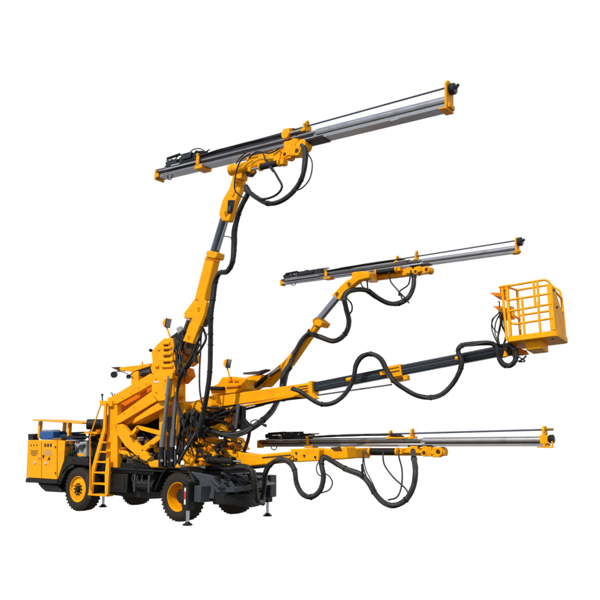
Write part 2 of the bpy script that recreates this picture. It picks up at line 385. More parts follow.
MB().slab([(52.8,438),(61,437.8),(61,440.2),(52.8,440)],.03,.2).build('rear_cover',BRS,root,bev=.01)
eb=MB().slab([(74.5,442),(86,441.5),(86.3,457),(75,458)],.10,.35).build('engine_block',LGR,root,bev=.025)
MB().slab([(77,453.8),(84,453.8),(84,456),(77,456)],.085,.012).build('warning_plate',YEL,eb)
m=MB(); m.slab([(75.5,440),(79,440),(79,443),(75.5,443)],.08,.2).cyl(P(81,447,.02),P(81,447,.1),.07).cyl(P(77,449,.04),P(77,449,.1),.05).cyl(P(84,445,.05),P(84,445,.1),.04)
m.build('engine_fitting',GRY,eb,bev=.008)
for i in range(16):
    x=random.uniform(65,76); y=random.uniform(440,450); pts=[P(x,y,.2)]
    for j in range(3): x+=random.uniform(-3.5,4); y+=random.uniform(1,5.5); pts.append(P(x,min(y,459),random.uniform(.02,.2)))
    hose(pts,random.choice((.012,.016,.022)),random.choice((THIN,THIN,HOSG)),'engine_hose',n=8)
for x,y in ((66,444),(70,443),(72.5,451),(68,454),(87.5,445)):
    MB().slab([(x-1.3,y-1.8),(x+1.3,y-1.8),(x+1.3,y+1.8),(x-1.3,y+1.8)],random.uniform(.05,.2),.12).build('valve_block',random.choice((GRY,LGR,ORG)),root,bev=.01)
# canopy
zc=P(32,420,.0).z
m=MB(); a=P(32.3,419.2,-.05); b=P(82,422.6,-.05)
F=Fr(a,b); m.fbox(F,0,F.L,0,1.15,-.0,-.038) ; cano=m.build('canopy',YEL,root,bev=.012)
for x,y0,y1 in ((39.3,421.2,438),(68.5,423,437)):
    for lat in (.1,.95):
        q=P(x,y0,.1); q2=P(x,y1,.1); MB().box(q.x-.045,q.x+.045,lat,lat+.09,q2.z,q.z).build('post',YEL,cano,bev=.008)
# air cleaner
a=P(86.8,424.3,-.02); b=a+V((.42,.42,.0))
af=MB().lathe(a,(b-a).normalized(),[(0,.03),(.09,.03),(.10,0),(.125,.0),(.14,.02),(.14,.50),(.12,.54),(0,.54)],36).build('air_cleaner',BLK,root,bev=0)
MB().lathe(a,(b-a).normalized(),[(0,.015),(.085,.02),(.10,-.006),(.105,0)],32).build('end_cap',GRY,af)
MB().ring(a+(b-a).normalized()*.18,(b-a).normalized(),.14,.03,.006).ring(a+(b-a).normalized()*.4,(b-a).normalized(),.14,.03,.006).build('clamp_band',GRY,af)
MB().slab([(84,431.4),(98,432),(98,434.2),(84,433.6)],.05,.4).build('air_cleaner_bracket',YEL,af,bev=.01)
m=MB(); m.slab([(88,433),(104,420),(109,412),(112,470),(88,470)],.75,.5); m.build('engine_bulkhead',BLK,root,bev=.03)
for i in range(10):
    x=random.uniform(90,106); y=random.uniform(418,440); pts=[P(x,y,.5)]
    for j in range(3): x+=random.uniform(-4,4); y+=random.uniform(3,10); pts.append(P(max(90,min(x,108)),min(y,466),random.uniform(.3,.6)))
    hose(pts,random.choice((.014,.02,.028)),random.choice((THIN,HOSG)),'engine_hose',n=8)
for x,y,s in ((98,432,2.6),(100,440,2.2),(96,448,2)):
    MB().slab([(x-s,y-s),(x+s,y-s),(x+s,y+s),(x-s,y+s)],.42,.2).build('valve_block',ORG,root,bev=.015)

# ================================================================ LADDER
LA=.0
def lrail(mb,pts,lat,w=.05,h=.05):
    for (a,b) in zip(pts[:-1],pts[1:]): mb.beam(P(*a,lat),P(*b,lat),w,h)
m=MB()
L1=[(89.6,495),(92,475),(102.5,438),(104.5,412)]
L2=[(106.8,495),(107.2,474),(108.5,455)]
m.slab([(88.2,494.5),(90.6,472),(95,455),(102.6,428),(104,403),(106,403),(105.2,430),(98,456),(93.4,474),(91.6,494.5)],-.06,.06)
m.slab([(104.8,494.8),(104.6,474),(106.5,458),(109,458),(108.9,472),(107.5,495)],-.06,.06)
lad=m.build('ladder',YEL,root,bev=.006)
for (xa,xb,y) in ((88.6,107.4,494),(91,106,483),(92.2,106.5,472),(95,107,461.5),(97.5,107,451.5),(100,107,442)):
    a=P(xa,y,-.03); b=P(xb,y,-.03); MB().box(a.x,b.x,-.058,.17,a.z-.028,a.z+.012).build('rung',YEL,lad,bev=.004)
m=MB(); m.tube([P(90.2,490,-.1),P(90.2,436,-.1),P(99,410,-.1),P(101,404,-.05)],.019,smooth=False,n=10); m.tube([P(90.2,436,-.1),P(96,435,.1)],.016,n=8); m.build('handrail',YEL,lad)
m=MB(); m.tube([P(107,494,-.04),P(101,494.5,-.04)],.015); m.build('handrail',YEL,lad)

# ================================================================ LIFT FRAME (yellow structure)
fy=.10
col=MB().slab([(107.5,398),(113.5,396),(117,400),(117.5,468),(105.5,468),(106,440),(108.5,420)],fy,.16).build('frame_column',YEL,root,bev=.012)
MB().slab([(107.8,398),(113.5,396),(117,400),(117.5,468),(107.5,468)],1.75,.14).build('frame_column',YEL,root,bev=.012)
MB().slab([(99,400.5),(112,401),(112,406.5),(100.5,405.5)],.02,.16).build('hand_grip_bracket',YEL,col,bev=.01)
MB().cyl(P(102.4,401,.05),P(102.2,395.5,.05),.018).sphere(P(102.2,394.8,.05),.035).build('beacon',GRY,col)
MB().tube([P(113,397,.15),P(112,393.5,.15),P(111,392.8,.15)],.015,n=8).tube([P(113.5,397,.15),P(115,393.5,.15)],.012,n=8).build('beacon',GRY,col)
bu=[(110,397.5),(150,373.5),(157,376),(158,380),(151,385),(117,404),(113,404)]
ub=MB().slab(bu,fy-.03,.12).build('lift_arm',YEL,root,bev=.012)
MB().slab([(116,417),(152,391),(159,394),(157,401),(120,423),(116.5,424)],fy-.03,.14).build('lift_arm',YEL,root,bev=.012)
MB().slab([(112,399),(150,376),(157,378),(150,386),(116,405)],1.6,.12).build('lift_arm',YEL,root,bev=.012)
MB().slab([(116,417),(152,391),(159,394),(157,401),(120,423),(116.5,424)],1.6,.12).build('lift_arm',YEL,root,bev=.012)
m=MB(); m.slab([(118,404),(151,384),(152,393),(118,416)],fy+.35,.05); m.build('web_plate',ORG,ub,bev=.005)
m=MB(); m.slab([(119,423),(157,400),(160,404),(128,424),(122,427)],fy+.15,1.4); m.build('cross_plate',YEL,ub,bev=.01)
for x,y in ((123,398),(131,393),(139,388),(146,384),(124,413),(134,407)): 
    MB().cyl(P(x,y,fy-.045),P(x,y,fy-.02),.02,n=8).build('bolt',YEL,ub)
hb=MB().slab([(151,375.5),(158,373.5),(172.5,376),(173.5,396),(168,400.5),(158,401.5),(151.5,394)],fy-.10,.42).build('pivot_box',YEL,root,bev=.02)
MB().slab([(154,381),(158.5,381),(158.5,382.6),(154,382.6)],fy-.11,.012).build('name_plate',WHT,hb)
MB().slab([(158,402),(170,400),(172,404),(160,410),(140,420),(132,424),(135,418)],fy+.02,.5).build('gusset',YEL,hb,bev=.015)
for pa,pb in (((205.3,258.8),(219.5,261)),((196,299.5),(208,301.5))): MB().tube([P(*pa,-.055),P(*pb,-.055)],.010,n=8,smooth=False).build('weld_seam',ORG,root)
for x,y in ((156,392),(165,380),(165,394),(156,379)): MB().cyl(P(x,y,fy-.125),P(x,y,fy-.09),.022,n=6).build('bolt',YEL,hb)
# braces
m=MB().slab([(115,424),(122.5,424),(137,443),(151,458.5),(150,463),(139,458),(125,446),(115.5,432)],fy,.12).build('brace',YEL,root,bev=.01)
MB().slab([(136,425.5),(165,432.5),(164.5,437),(140,430)],fy+.02,.12).build('brace',YEL,root,bev=.01)
MB().slab([(163,431),(166,435),(142,453),(137,450)],fy+.04,.10).build('brace',YEL,root,bev=.01)
MB().slab([(131,432),(136,426),(136,431),(127,441),(124,438)],fy+.05,.12).build('brace',YEL,root,bev=.01)
MB().slab([(159,412),(163,410),(163,450),(159,450)],fy+.25,.14).build('brace',YEL,root,bev=.01)
MB().slab([(118,449),(127,452),(148,461.5),(147,464.5),(126,455.5),(118,453)],fy+.06,.10).build('brace',YEL,root,bev=.01)
MB().slab([(118,467.5),(120,463),(134,461),(150,465),(160,468),(118,468.2)],fy+.1,.3).build('deck_bracket',BLK,root,bev=.02)
MB().slab([(147,463),(154,460),(160,462),(163,467.8),(150,468)],fy-.12,.35).build('deck_casting',YEL,root,bev=.04)
MB().slab([(118,404),(160,404),(160,468),(118,468)],.95,.5).build('hydraulic_cabinet',BLK,root,bev=.05)
# deck clutter
for i in range(50):
    x=random.uniform(121,158); y=random.uniform(424,446); x2=max(120,min(159,x+random.uniform(-16,16))); y2=random.uniform(max(y+6,446),467); bow=random.uniform(-6,6); l0=random.uniform(.22,.8)
    pts=[P(x,y,1.0)]+[P(x+(x2-x)*t+bow*math.sin(PI*t),y+(y2-y)*t+abs(bow)*.4*math.sin(PI*t),l0+random.uniform(-.05,.05)) for t in (.1,.35,.6,.88)]+[P(x2,y2,1.0)]
    hose(pts,random.choice((.010,.013,.017,.022)),random.choice((THIN,THIN,HOSG,HOSE)),'hydraulic_hose',n=8)
for i in range(12):
    x=random.uniform(119,152); y=random.uniform(452,463); pts=[P(x,y,random.uniform(.0,.3))]
    for j in range(3): x+=random.uniform(1,7); y+=random.uniform(-3,4); pts.append(P(min(x,160),min(y,466),random.uniform(-.02,.2)))
    hose(pts,.013,random.choice((THIN,HOSG)),'hydraulic_hose',n=8)
for x,y,s,mt in ((121.5,450,2.6,ORG),(124,456,1.8,BRS),(133,446,2.2,GRY),(139,439,2.0,LGR),(146,442,2.6,DIRT),(129,461,2.2,LGR),(151,446,2,ORG),(150,455,2.2,GRY),(156,450,2.2,YEL),(137,457,1.8,DIRT),(142,463,2.4,BRS),(131,436,1.6,ORG)):
    lat=random.uniform(.02,.3)
    vb=MB().slab([(x-s,y-s),(x+s,y-s),(x+s,y+s),(x-s,y+s)],lat,.14).build('valve_block',mt,root,bev=.015)
    MB().cyl(P(x,y,lat-.05),P(x,y,lat),.035,n=12).cyl(P(x+s*.6,y-s*.5,lat-.03),P(x+s*.6,y-s*.5,lat),.02,n=6).build('fitting',BRS,vb)

# light arm
la=MB().slab([(119,367.5),(150,363.8),(150,366),(133,371.5),(119,370.5),(113,368)],.10,.20).build('light_arm',YEL,root,bev=.008)
MB().slab([(110.5,367.3),(119,366.8),(119,371)],.08,.24).build('roof_tip',DIRT,la,bev=.005)
MB().slab([(131.5,371),(138.5,371),(138,383),(131,387.5)],.12,.16).build('post',YEL,la,bev=.01)
MB().slab([(138.5,371),(150,366.5),(150,372.5),(142,373),(138,378)],.16,.6).build('walkway',GRY,la,bev=.008)
MB().slab([(137,365.5),(150,363.5),(150,364.8),(137,366.6)],.5,.4).build('walkway',DIRT,la,bev=.005)
MB().cyl(P(142.3,365,.12),P(142.3,361.8,.12),.02).build('bolt',YEL,la)
for x,y,rr in ((114.3,374.6,.088),(129,376.6,.06)):
    c=P(x,y,.1)
    lp=MB().lathe(c,V((.5,-.8,-.1)).normalized(),[(0,-.06),(rr*.7,-.055),(rr,-.02),(rr,.05),(rr*.85,.055),(0,.035)],24).build('work_lamp',NAVY,root)
    MB().tube([c,P(x+3,y-3.2,.12),P(x+6,y-5,.15)],.014,n=8).build('lamp_bracket',BLK,lp)
hose([P(118,371,.12),P(124,372.5,.1),P(129,375,.1),P(133,378,.11)],.010,THIN,'lamp_cable',n=8)

# ================================================================ TOP BOOM TURRET
ty=.05
tu=MB().slab([(151,352),(157,344),(164,338),(172,338),(173.5,345),(174,360),(175,370),(172.5,376.5),(158,375.5),(152,375),(150,368),(152,362)],ty,.55).build('boom_turret',YEL,root,bev=.03)
m=MB()
for x0,y0,x1,y1 in ((162,342.5,169,341.8),(162,347,171,346.3),(162,353,171,352.3),(162,359.5,172,359),(161,365.5,172,365)):
    m.slab([(x0,y0),(x1,y1),(x1,y1+2.2),(x0,y0+2.2)],ty-.05,.06)
m.build('turret_rib',YEL,tu,bev=.012)
m=MB()
for x0,y0,x1,y1 in ((164,345.2,168,344.8),(164,350,169,349.6),(164,356.2,170,355.8),(163.5,362.4,170,362)):
    m.slab([(x0,y0),(x1,y1),(x1,y1+1.5),(x0,y0+1.5)],ty-.008,.02)
m.build('turret_slot',DIRT,tu,bev=.003)
MB().cyl(P(151.5,350.5,.1),P(150,350.2,.1),.04).build('fitting',BLK,tu)
MB().slab([(169,338),(178,331),(184,336),(181,350),(177,362),(172,366),(170,352)],ty+.05,.12).build('pivot_bracket',BLK,tu,bev=.015)
MB().slab([(171,352),(182,350),(190,353),(192,361),(185,366),(174,366)],ty+.18,.35).build('pivot_bracket',YEL,tu,bev=.04)
MB().slab([(176,366),(186,368),(188,376),(180,384),(173,376)],ty+.15,.3).build('pivot_bracket',ORG,tu,bev=.03)
MB().cyl(P(184,357,ty+.04),P(184,357,ty+.6),.075).build('pivot_pin',ORG,tu,bev=.012)
for x,y,sx_,sy_,mt in ((176.5,345,2.2,3,BLK),(179,352,2.6,2.2,ORG),(174,358,1.6,2.4,YEL),(188,346,2,2.6,BLK),(183,366,3,2,YEL),(177,372,2.4,2.4,DIRT),(158,349,1.6,1.6,YEL),(156,366,1.8,1.2,YEL)):
    vb=MB().slab([(x-sx_,y-sy_),(x+sx_,y-sy_),(x+sx_,y+sy_),(x-sx_,y+sy_)],ty-.07+random.uniform(0,.05),.16).build('turret_fitting',mt,tu,bev=.012)
for k in range(12):
    x=random.uniform(172,180); y=random.uniform(334,352); x2=x+random.uniform(-2,14); y2=y+random.uniform(14,34); bow=random.uniform(-4,5)
    pts=[P(x,y,ty+.2)]+[P(x+(x2-x)*t+bow*math.sin(PI*t),y+(y2-y)*t,ty-.08+random.uniform(-.03,.03)) for t in (.15,.45,.8)]+[P(x2,y2,ty+.25)]
    hose(pts,random.choice((.012,.016,.022)),random.choice((THIN,HOSG)),'hydraulic_hose',n=8)
# flood lamp
def flood(x,y,lat,stem,flip=1):
    c=P(x,y,lat)
    f=V((.96,.02,-.25)).normalized(); F=Fr(c,c+f)
    b=MB().loft([F.p(-.07,a*.07,b*.06) for a,b in ((-1,-1),(1,-1),(1,1),(-1,1))],[F.p(.07,a*.10,b*.12) for a,b in ((-1,-1),(1,-1),(1,1),(-1,1))]).build('flood_lamp',YEL,root,bev=.01)
    MB().fbox(F,.072,.078,-.085,.085,-.10,.10).build('lens',MIR,b)
    MB().fbox(F,.060,.071,-.103,.103,-.123,-.10).fbox(F,.060,.071,-.103,-.085,-.10,.123).build('lens_frame',BLK,b)
    MB().tube([c+V((0,0,-.1)),P(*stem,lat)],.022,n=8).build('lamp_post',YEL,b)
flood(166.5,322.5,.1,(170.5,338)); flood(227,363,1.9,(230,378))
# ---- lower arm housing of top boom
TL=-.05
arm=MB().slab([(205.2,256),(214.5,257),(204.5,300),(194,300)],TL,.24).build('boom_arm',YEL,root,bev=.03)
MB().slab([(207.3,250.3),(217,252),(216.4,257.4),(214.5,258.8),(206,257),(206.2,252)],TL-.04,.30).build('collar',YEL,arm,bev=.025)
MB().slab([(200.5,298),(206.5,301.5),(204,315),(192.5,344),(182.5,341),(192,318),(184,318.5),(184,312)],TL-.07,.10).build('side_plate',YEL,arm,bev=.02)
MB().slab([(194,299),(204,301),(202,314),(197,330),(186,316),(184,312.5)],TL+.03,.2).build('arm_root',YEL,arm,bev=.03)
MB().slab([(190,318),(204,315),(192.5,344),(182.5,341)],TL+.23,.07).build('side_plate',YEL,arm,bev=.02)
MB().slab([(204,308),(206,306),(206.5,318),(201,326)],TL+.05,.2).build('hose_bracket',DIRT,arm,bev=.01)
a=P(188.5,320,TL+.12); b=P(179,345,TL+.15); 
cy=MB().cyl(a,lerp(a,b,1.0),.05).build('lift_cylinder',TUB,arm)
MB().slab([(178,333),(182,330),(184,340),(180,352),(176,350)],TL+.03,.2).build('cylinder_mount',BLK,arm,bev=.02)
MB().slab([(176,328),(180,326),(182,330),(178,335)],TL+.05,.08).build('fitting',LGR,arm,bev=.01)
MB().cyl(P(199,309,TL-.09),P(199,309,TL-.06),.05,n=16).cyl(P(189,337,TL-.09),P(189,337,TL-.06),.04,n=16).build('pivot_pin',YEL,arm)
m=MB()
m.cyl(P(214.0,254,TL+.13),P(228.5,206,TL-.02),.115); m.build('telescopic_tube',TUB,arm)
MB().cyl(P(218,250,TL+.0),P(229.5,214,TL-.08),.025).build('sensor_rod',CHR,arm)
# arm to turret link
MB().slab([(184,338),(195,343),(190,356),(180,352)],TL+.08,.22).build('arm_link',DIRT,arm,bev=.03)

# ================================================================ HEAD + CRADLE helper and FEED
def feed(A,B,p):
    """A,B bottom near ends of rail (machine coords). p: dict of pixel x stations -> t"""
    F=Fr(A,B,k=p.get('k',1.0)); L=F.L
    def T(px):   # station on the rail seen at image column px
        lo,hi=0,L
        def sx(t):
            w=MROOT@F.p(t)-CAM; return 300+F_PX*w.x/w.dot(fw)
        for _ in range(40):
            mid=(lo+hi)/2
            if sx(mid)<px: lo=mid
            else: hi=mid
        return (lo+hi)/2
    ta,tb=0.06,L-.1; tm=T(p['mid'])
    prof=[(.0,0),(.2,0),(.2,.045),(.17,.06),(.17,.12),(.2,.135),(.2,.175),(0,.175),(0,.135),(.03,.12),(.03,.06),(0,.045)]
    if p.get('k'): prof=[(a*.82+.01,b*.86) for a,b in prof]
    rail=MB().fprism(F,prof,ta,tm+.6).build('feed_beam',p.get('mat',ALU),root,bev=.004)
    # outer stage: round slide over flat flange
    q=[(.0,0),(.2,0),(.2,.05),(.165,.06)]+[(.1+.075*math.cos(a),.125+.07*math.sin(a)) for a in [R(-40)+i*R(260)/12 for i in range(13)]]+[(.035,.06),(0,.05)]
    MB().fprism(F,q,tm+.6,tb).build('slide_rail',p.get('mat',ALU),rail)
    for a_,b_ in ((.026,.034),(.166,.174)): MB().fbox(F,ta,tm+.55,a_,b_,.072,.108).build('groove_strip',BLK,rail); MB().fbox(F,tm+.65,tb,.026 if a_<.1 else .166,.034 if a_<.1 else .174,.058,.082).build('groove_strip',BLK,rail)
    MB().fbox(F,ta,tm+.5,-.003,.0,.146,.158).build('slide_strip',BLK,rail)
    MB().fbox(F,tm+.25,tm+.85,-.012,.212,-.012,.03).build('slide_shoe',BLK,rail,bev=.006)
    MB().cyl(F.p(ta+.2,-.02,.03),F.p(tm,-.02,.03),.012).build('feed_cable',CHR,rail)
    # end plates
    MB().fbox(F,-.0,.06,-.01,.21,-.03,.16).fbox(F,.06,.16,-.015,0,.0,.08).build('end_cap',YEL,rail,bev=.015)
    MB().fprism(F,[(-.015,-.03),(.215,-.03),(.215,.36),(.16,.40),(.04,.40),(-.015,.34)],tb,tb+.05).build('end_plate',YEL,rail,bev=.012)
    MB().fbox(F,tb-.12,tb,-.02,.22,-.025,.0).fbox(F,tb+.05,tb+.10,.02,.18,.0,.06).build('end_shoe',YEL,rail,bev=.01)
    if p.get('disc'):
        MB().lathe(F.p(tb+.05,.1,.28),F.d,[(0,.0),(.10,.0),(.115,.02),(.115,.10),(.09,.12),(.0,.12)],28).cyl(F.p(tb+.17,.1,.28),F.p(tb+.23,.1,.33),.03).build('rod_guide',NAVY,rail)
    else:
        MB().cyl(F.p(tb+.05,.1,.33),F.p(tb+.2,.1,.33),.025).build('guide_pin',BRS,rail)
        MB().lathe(F.p(tb+.10,.1,.14),F.d,[(0,.0),(.07,.0),(.085,.02),(.085,.09),(.07,.10),(.0,.10)],24).build('rod_guide',BLK,rail)
        MB().fbox(F,tb+.02,tb+.2,-.01,.02,-.03,.0).fbox(F,tb+.17,tb+.2,-.01,.02,.0,.10).fbox(F,tb-.05,tb+.1,-.012,.05,.05,.22).build('end_bracket',YEL,rail,bev=.006)
    # drill rod
    rt=T(p['rod0']); zr=.30
    MB().cyl(F.p(rt,.1,.26),F.p(tb,.1,.325),.019,n=16).build('drill_rod',TUB,rail)
    # rock drill + carriage at the rear
    c0,c1=T(p['car0']),T(p['car1'])
    cr=MB().fbox(F,c0,c1,.02,.18,.178,.205)
    cr.fbox(F,c0+.08,c0+.42,.03,.17,.205,.285).fbox(F,c0+.5,c1-.1,.04,.16,.205,.30).fbox(F,c0+.62,c1-.35,.0,.2,.22,.33)
    cr.cyl(F.p(c0-.04,.1,.27),F.p(c0+.12,.1,.27),.055).cyl(F.p(c1-.12,.1,.26),F.p(c1+.1,.1,.27),.035)
    dr=cr.build('rock_drill',NAVY,rail,bev=.012)
    MB().cyl(F.p(c0+.1,.02,.32),F.p(c0+.55,.02,.34),.035).cyl(F.p(c0+.45,.15,.34),F.p(c1-.1,.15,.34),.03).build('damper',BLK,dr)
    for k in range(5):
        pts=[F.p(c0+.05+.12*k,.02+.03*k,.30)]
        for j in range(1,6): pts.append(F.p(c0+.05+.12*k+j*(c1-c0+.1)/6,random.uniform(0,.17),.28+random.uniform(-.03,.09)))
        MB().tube(pts,.014,n=8).build('drill_hose',THIN,dr)
    MB().fbox(F,c0+.1,c1-.1,-.014,.0,.10,.125).fbox(F,c0+.3,c0+.6,-.02,.0,.14,.165).build('slide_strip',LGR,rail,bev=.003)
    MB().tube([F.p(.42,.05,0),F.p(.45,.05,-.06),F.p(.55,.05,-.07),F.p(.6,.05,0)],.012,n=8).build('loop_handle',BLK,rail)
    # hose bundle lying along the beam
    h0=c1-.2; h1=T(p['hose1'])
    for k in range(4):
        pts=[]
        for j in range(9):
            t=j/8; pts.append(F.p(h0+(h1-h0)*t,.02+.045*k+random.uniform(-.008,.008),.215+.02*math.sin(t*PI)+(.0 if p.get('lift') else .05*t)+random.uniform(-.006,.006)))
        e=pts[-1]; pts+= [e+F.d*.18+F.n*.0,e+F.d*.34-F.n*.07,e+F.d*.42-F.n*.13]
        MB().tube(pts,.026 if k%2 else .020,n=10).build('hose_bundle',HOSE,rail)
    MB().fbox(F,h0+.1,h1+.2,.04,.16,.178,.20).build('hose_tray',NAVY,rail,bev=.004)
    # brackets
    def brk(px,h,w=.06,y0=-.02,y1=.22,z0=.17):
        t=T(px); o=MB().fbox(F,t-w,t+w,y0,y1,z0,z0+.05).fbox(F,t-.02,t+.02,.0,.2,z0+.05,h-.05); o.ring(F.p(t,.1,h-.02),F.d,.022,.05,.035,20)
        return o.build('rod_support',YEL,rail,bev=.008)
    for px,h in p['brk']: brk(px,h)
    t=T(p['clamp']); MB().fbox(F,t-.13,t+.13,-.025,.225,-.03,.05).fbox(F,t-.08,t+.02,-.03,.0,.05,.2).fbox(F,t-.08,t-.02,-.03,.23,.2,.25).build('beam_clamp',YEL,rail,bev=.012)
    t=T(p['mid']); MB().fbox(F,t-.2,t+.25,-.03,.23,.176,.21).build('slide_block',YEL if not p.get('disc') else LGR,rail,bev=.01)
    MB().cyl(F.p(t-.1,.1,.20),F.p(t-.1,.1,.30),.07).build('hose_drum',DIRT,rail)
    return F,T,rail
def cradle(F,T,x0,x1,dz,top=False,cyl=None,far=.0):
    """yellow rotary cradle hanging below the feed beam"""
    t0,t1=T(x0),T(x1); L=t1-t0; y=.02
    if top:
        c=MB().cyl(F.p(t0,.1,-dz),F.p(t0+L*.62,.1,-dz),.125); c.cyl(F.p(t0-.03,.1,-dz),F.p(t0+.10,.1,-dz),.14).cyl(F.p(t0+L*.55,.1,-dz),F.p(t0+L*.66,.1,-dz),.14)
        c.fbox(F,t0+L*.25,t0+L*.9,.0,.2,-dz+.0,-.035)
        cr=c.build('feed_cradle',YEL,root,bev=.01)
    else:
        c=MB().fbox(F,t0,t1,.0,.2,-dz-.07,-dz+.05); c.fbox(F,t0+.25,t1-.3,.03,.17,-dz+.05,-.035)
        cr=c.build('feed_cradle',YEL,root,bev=.03)
    cc=MB()
    for k in range(9):
        t=t0+L*(.66+.034*k); s=random.uniform(.05,.1)
        cc.fbox(F,t-s,t+s,-.03-random.random()*.05,.1,-dz-random.uniform(0,.1),-dz+random.uniform(.04,.15))
    cc.cyl(F.p(t1-.12,-.05,-dz+.02),F.p(t1-.12,.25,-dz+.02),.10).cyl(F.p(t1-.45,-.07,-dz),F.p(t1-.45,.2,-dz),.085)
    cc.build('rotary_joint',YEL,cr,bev=.012)
    for t_,a_,h_,r_ in ((t1-.12,-.06,.02,.05),(t1-.45,-.08,0,.04),(t1-.28,-.045,-.03,.03)): MB().cyl(F.p(t_,a_,-dz+h_),F.p(t_,a_+.03,-dz+h_),r_).build('pivot_pin',DIRT,cr)
    if cyl:
        a,b=T(cyl[0]),T(cyl[1]); zc=-dz+cyl[2]
        cb=MB().cyl(F.p(a,-.09,zc),F.p(b,-.09,zc),.072).build('swing_cylinder',BLK,cr)
        for q_ in (a,b): MB().ring(F.p(q_,-.09,zc),F.d,.06,.05,.03).build('cylinder_gland',YEL,cr)
        MB().cyl(F.p(a-.28,-.09,zc),F.p(a,-.09,zc),.032).build('cylinder_rod',CHR,cb)
        MB().fbox(F,a-.36,a-.26,-.13,.02,zc-.05,zc+.05).build('cylinder_lug',YEL,cr,bev=.01); MB().fbox(F,b+.02,b+.14,-.13,.02,zc-.055,zc+.055).build('cylinder_lug',YEL,cr,bev=.01)
    return cr

# top feed
FT,TT,railT=feed(P(154.5,178.2,-.48),P(449.5,106,-.48),dict(mid=292,rod0=205,car0=163,car1=200,hose1=282,brk=[(303,.36)],k=1.45,clamp=199,disc=1,lift=1,mat=NAL))
print('top feed L',FT.L,FT.o,FT.p(FT.L))
FC=Fr(FT.o,FT.p(FT.L),k=1.12)
ct=cradle(FC,TT,229,303,.20,top=True,cyl=(264,283,-.17))
MB().fbox(FC,TT(283),TT(290),-.04,.3,.22,.36).cyl(FC.p(TT(286),-.05,.24),FC.p(TT(286),.30,.24),.11).cyl(FC.p(TT(295),-.06,.02),FC.p(TT(295),.2,.02),.09).fbox(FC,TT(285),TT(299),-.05,.1,-.1,.08).cyl(FC.p(TT(302.5),-.05,-.06),FC.p(TT(302.5),.2,-.06),.12).build('joint_block',YEL,ct,bev=.012)
MB().slab([(390,119.5),(398,117.2),(399,118.8),(391,121.4)],-.484,.003).build('name_plate',LGR,railT)
# head of top boom
hd=MB().slab([(232.5,175.5),(241.5,177),(242,184),(234,205),(229,221.5),(221.5,221),(218.5,214),(222,200),(229,188)],-.22,.17).build('boom_head',YEL,root,bev=.03)
MB().slab([(228,200),(234.5,200),(231.5,213),(226.5,214)],-.235,.02).build('cover_plate',BLK,hd,bev=.006)
MB().slab([(229.5,168),(243,166),(241,179),(233,178)],-.40,.24).build('head_bracket',YEL,hd,bev=.02)
MB().slab([(231,195),(233,189),(235,190),(233,196)],-.245,.03).build('rib',YEL,hd,bev=.004)
MB().cyl(P(226,213,-.26),P(226,213,-.2),.05).cyl(P(236.5,184,-.25),P(236.5,184,-.2),.06).build('pivot_pin',YEL,hd)
MB().slab([(244,166),(252,164),(254,171),(250,176),(246,176)],-.35,.12).build('fitting',DIRT,hd,bev=.015)
MB().slab([(228,206),(231,206),(230,211),(227,211)],-.26,.03).build('bolt_plate',GRY,hd)
# hoses of top boom
H=.034*1.4
hose([P(245.5,186,-.5),P(248,193,-.5),P(243,203,-.45),P(238.5,214,-.4),P(235,230,-.35),P(234.5,245,-.3),P(232.5,262,-.3),P(227,271.5,-.3),P(219.5,273,-.3),P(215.5,282,-.28),P(213.5,297,-.28),P(211,315,-.28),P(210.5,345,-.2),P(209.5,375,-.1),P(205,405,.0),P(200,428,.05),P(194,440,.1)],.062)
hose([P(224,236,-.2),P(231,238,-.32),P(232,246,-.32)],.012,THIN,n=8)
hose([P(207,324,-.1),P(209,326,-.28),P(200,327,-.1)],.012,THIN,n=8)
for y in (250,268,300,318,334,372): 
    xs={250:234,268:230,300:213,318:211,334:210.5,372:209.7}[y]; c=P(xs,y,-.28)
    MB().ring(c,V((.15,0,1)).normalized(),.062,.03,.010,20).build('hose_clamp',BLK,root)
for x,y in ((211,318),(210.5,334)):
    MB().tube([P(x-6,y,-.1),P(x,y+1.5,-.33)],.011,n=8).build('hose_strap',BLK,root)
hose([P(203,322,.0),P(201,338,-.05),P(200.5,352,-.08),P(199.5,372,-.05),P(200,392,.0),P(204,412,.05)],.022,HOSG)
hose([P(203,328,.12),P(206,338,-.05),P(202,347,-.1),P(196,356,.0),P(189,366,.0),P(182,376,.0),P(178,390,.0),P(177,402,.0),P(181,418,.0),P(186,432,.05)],.03,HOSE)
hose([P(203,324,.15),P(200,336,-.1),P(194,351,-.1),P(190,360,-.1),P(183,371,-.05),P(179,378,-.05)],.038,HOSE)
hose([P(180,362,.0),P(182,371,-.05),P(178,381,-.05),P(177,398,-.05),P(181,412,.0),P(184,425,.0)],.024,HOSE)
MB().slab([(193.5,352),(195,352),(197,363),(192,361)],-.12,.05).build('hose_guide',BLK,root,bev=.005)
# loop under the top feed
hose([P(246,190,-.5),P(251,193.5,-.55),P(257,198,-.58),P(268,203.5,-.6),P(280,201.5,-.6),P(292,193,-.6),P(301,180,-.6),P(305,165,-.6),P(305.5,152,-.55),P(302,145,-.5)],.055)
hose([P(248,187,-.5),P(254,196,-.62),P(264,199,-.66),P(276,195,-.66),P(282,187,-.66),P(278,178,-.66),P(272,168,-.62),P(266,160,-.6)],.026,HOSE)
hose([P(305,150,-.55),P(312,162,-.62),P(310,178,-.66),P(302,188,-.66),P(294,191,-.65)],.015,THIN)
hose([P(263,152,-.55),P(266,162,-.62),P(273,172,-.62)],.014,THIN)
hose([P(250,154,-.6),P(241,160,-.62),P(236,173,-.62),P(234.5,188,-.6),P(238,194,-.55),P(244,198,-.5)],.018,THIN)
hose([P(249,158,-.6),P(257,152,-.62),P(270,153,-.62),P(280,148,-.6)],.018,THIN)
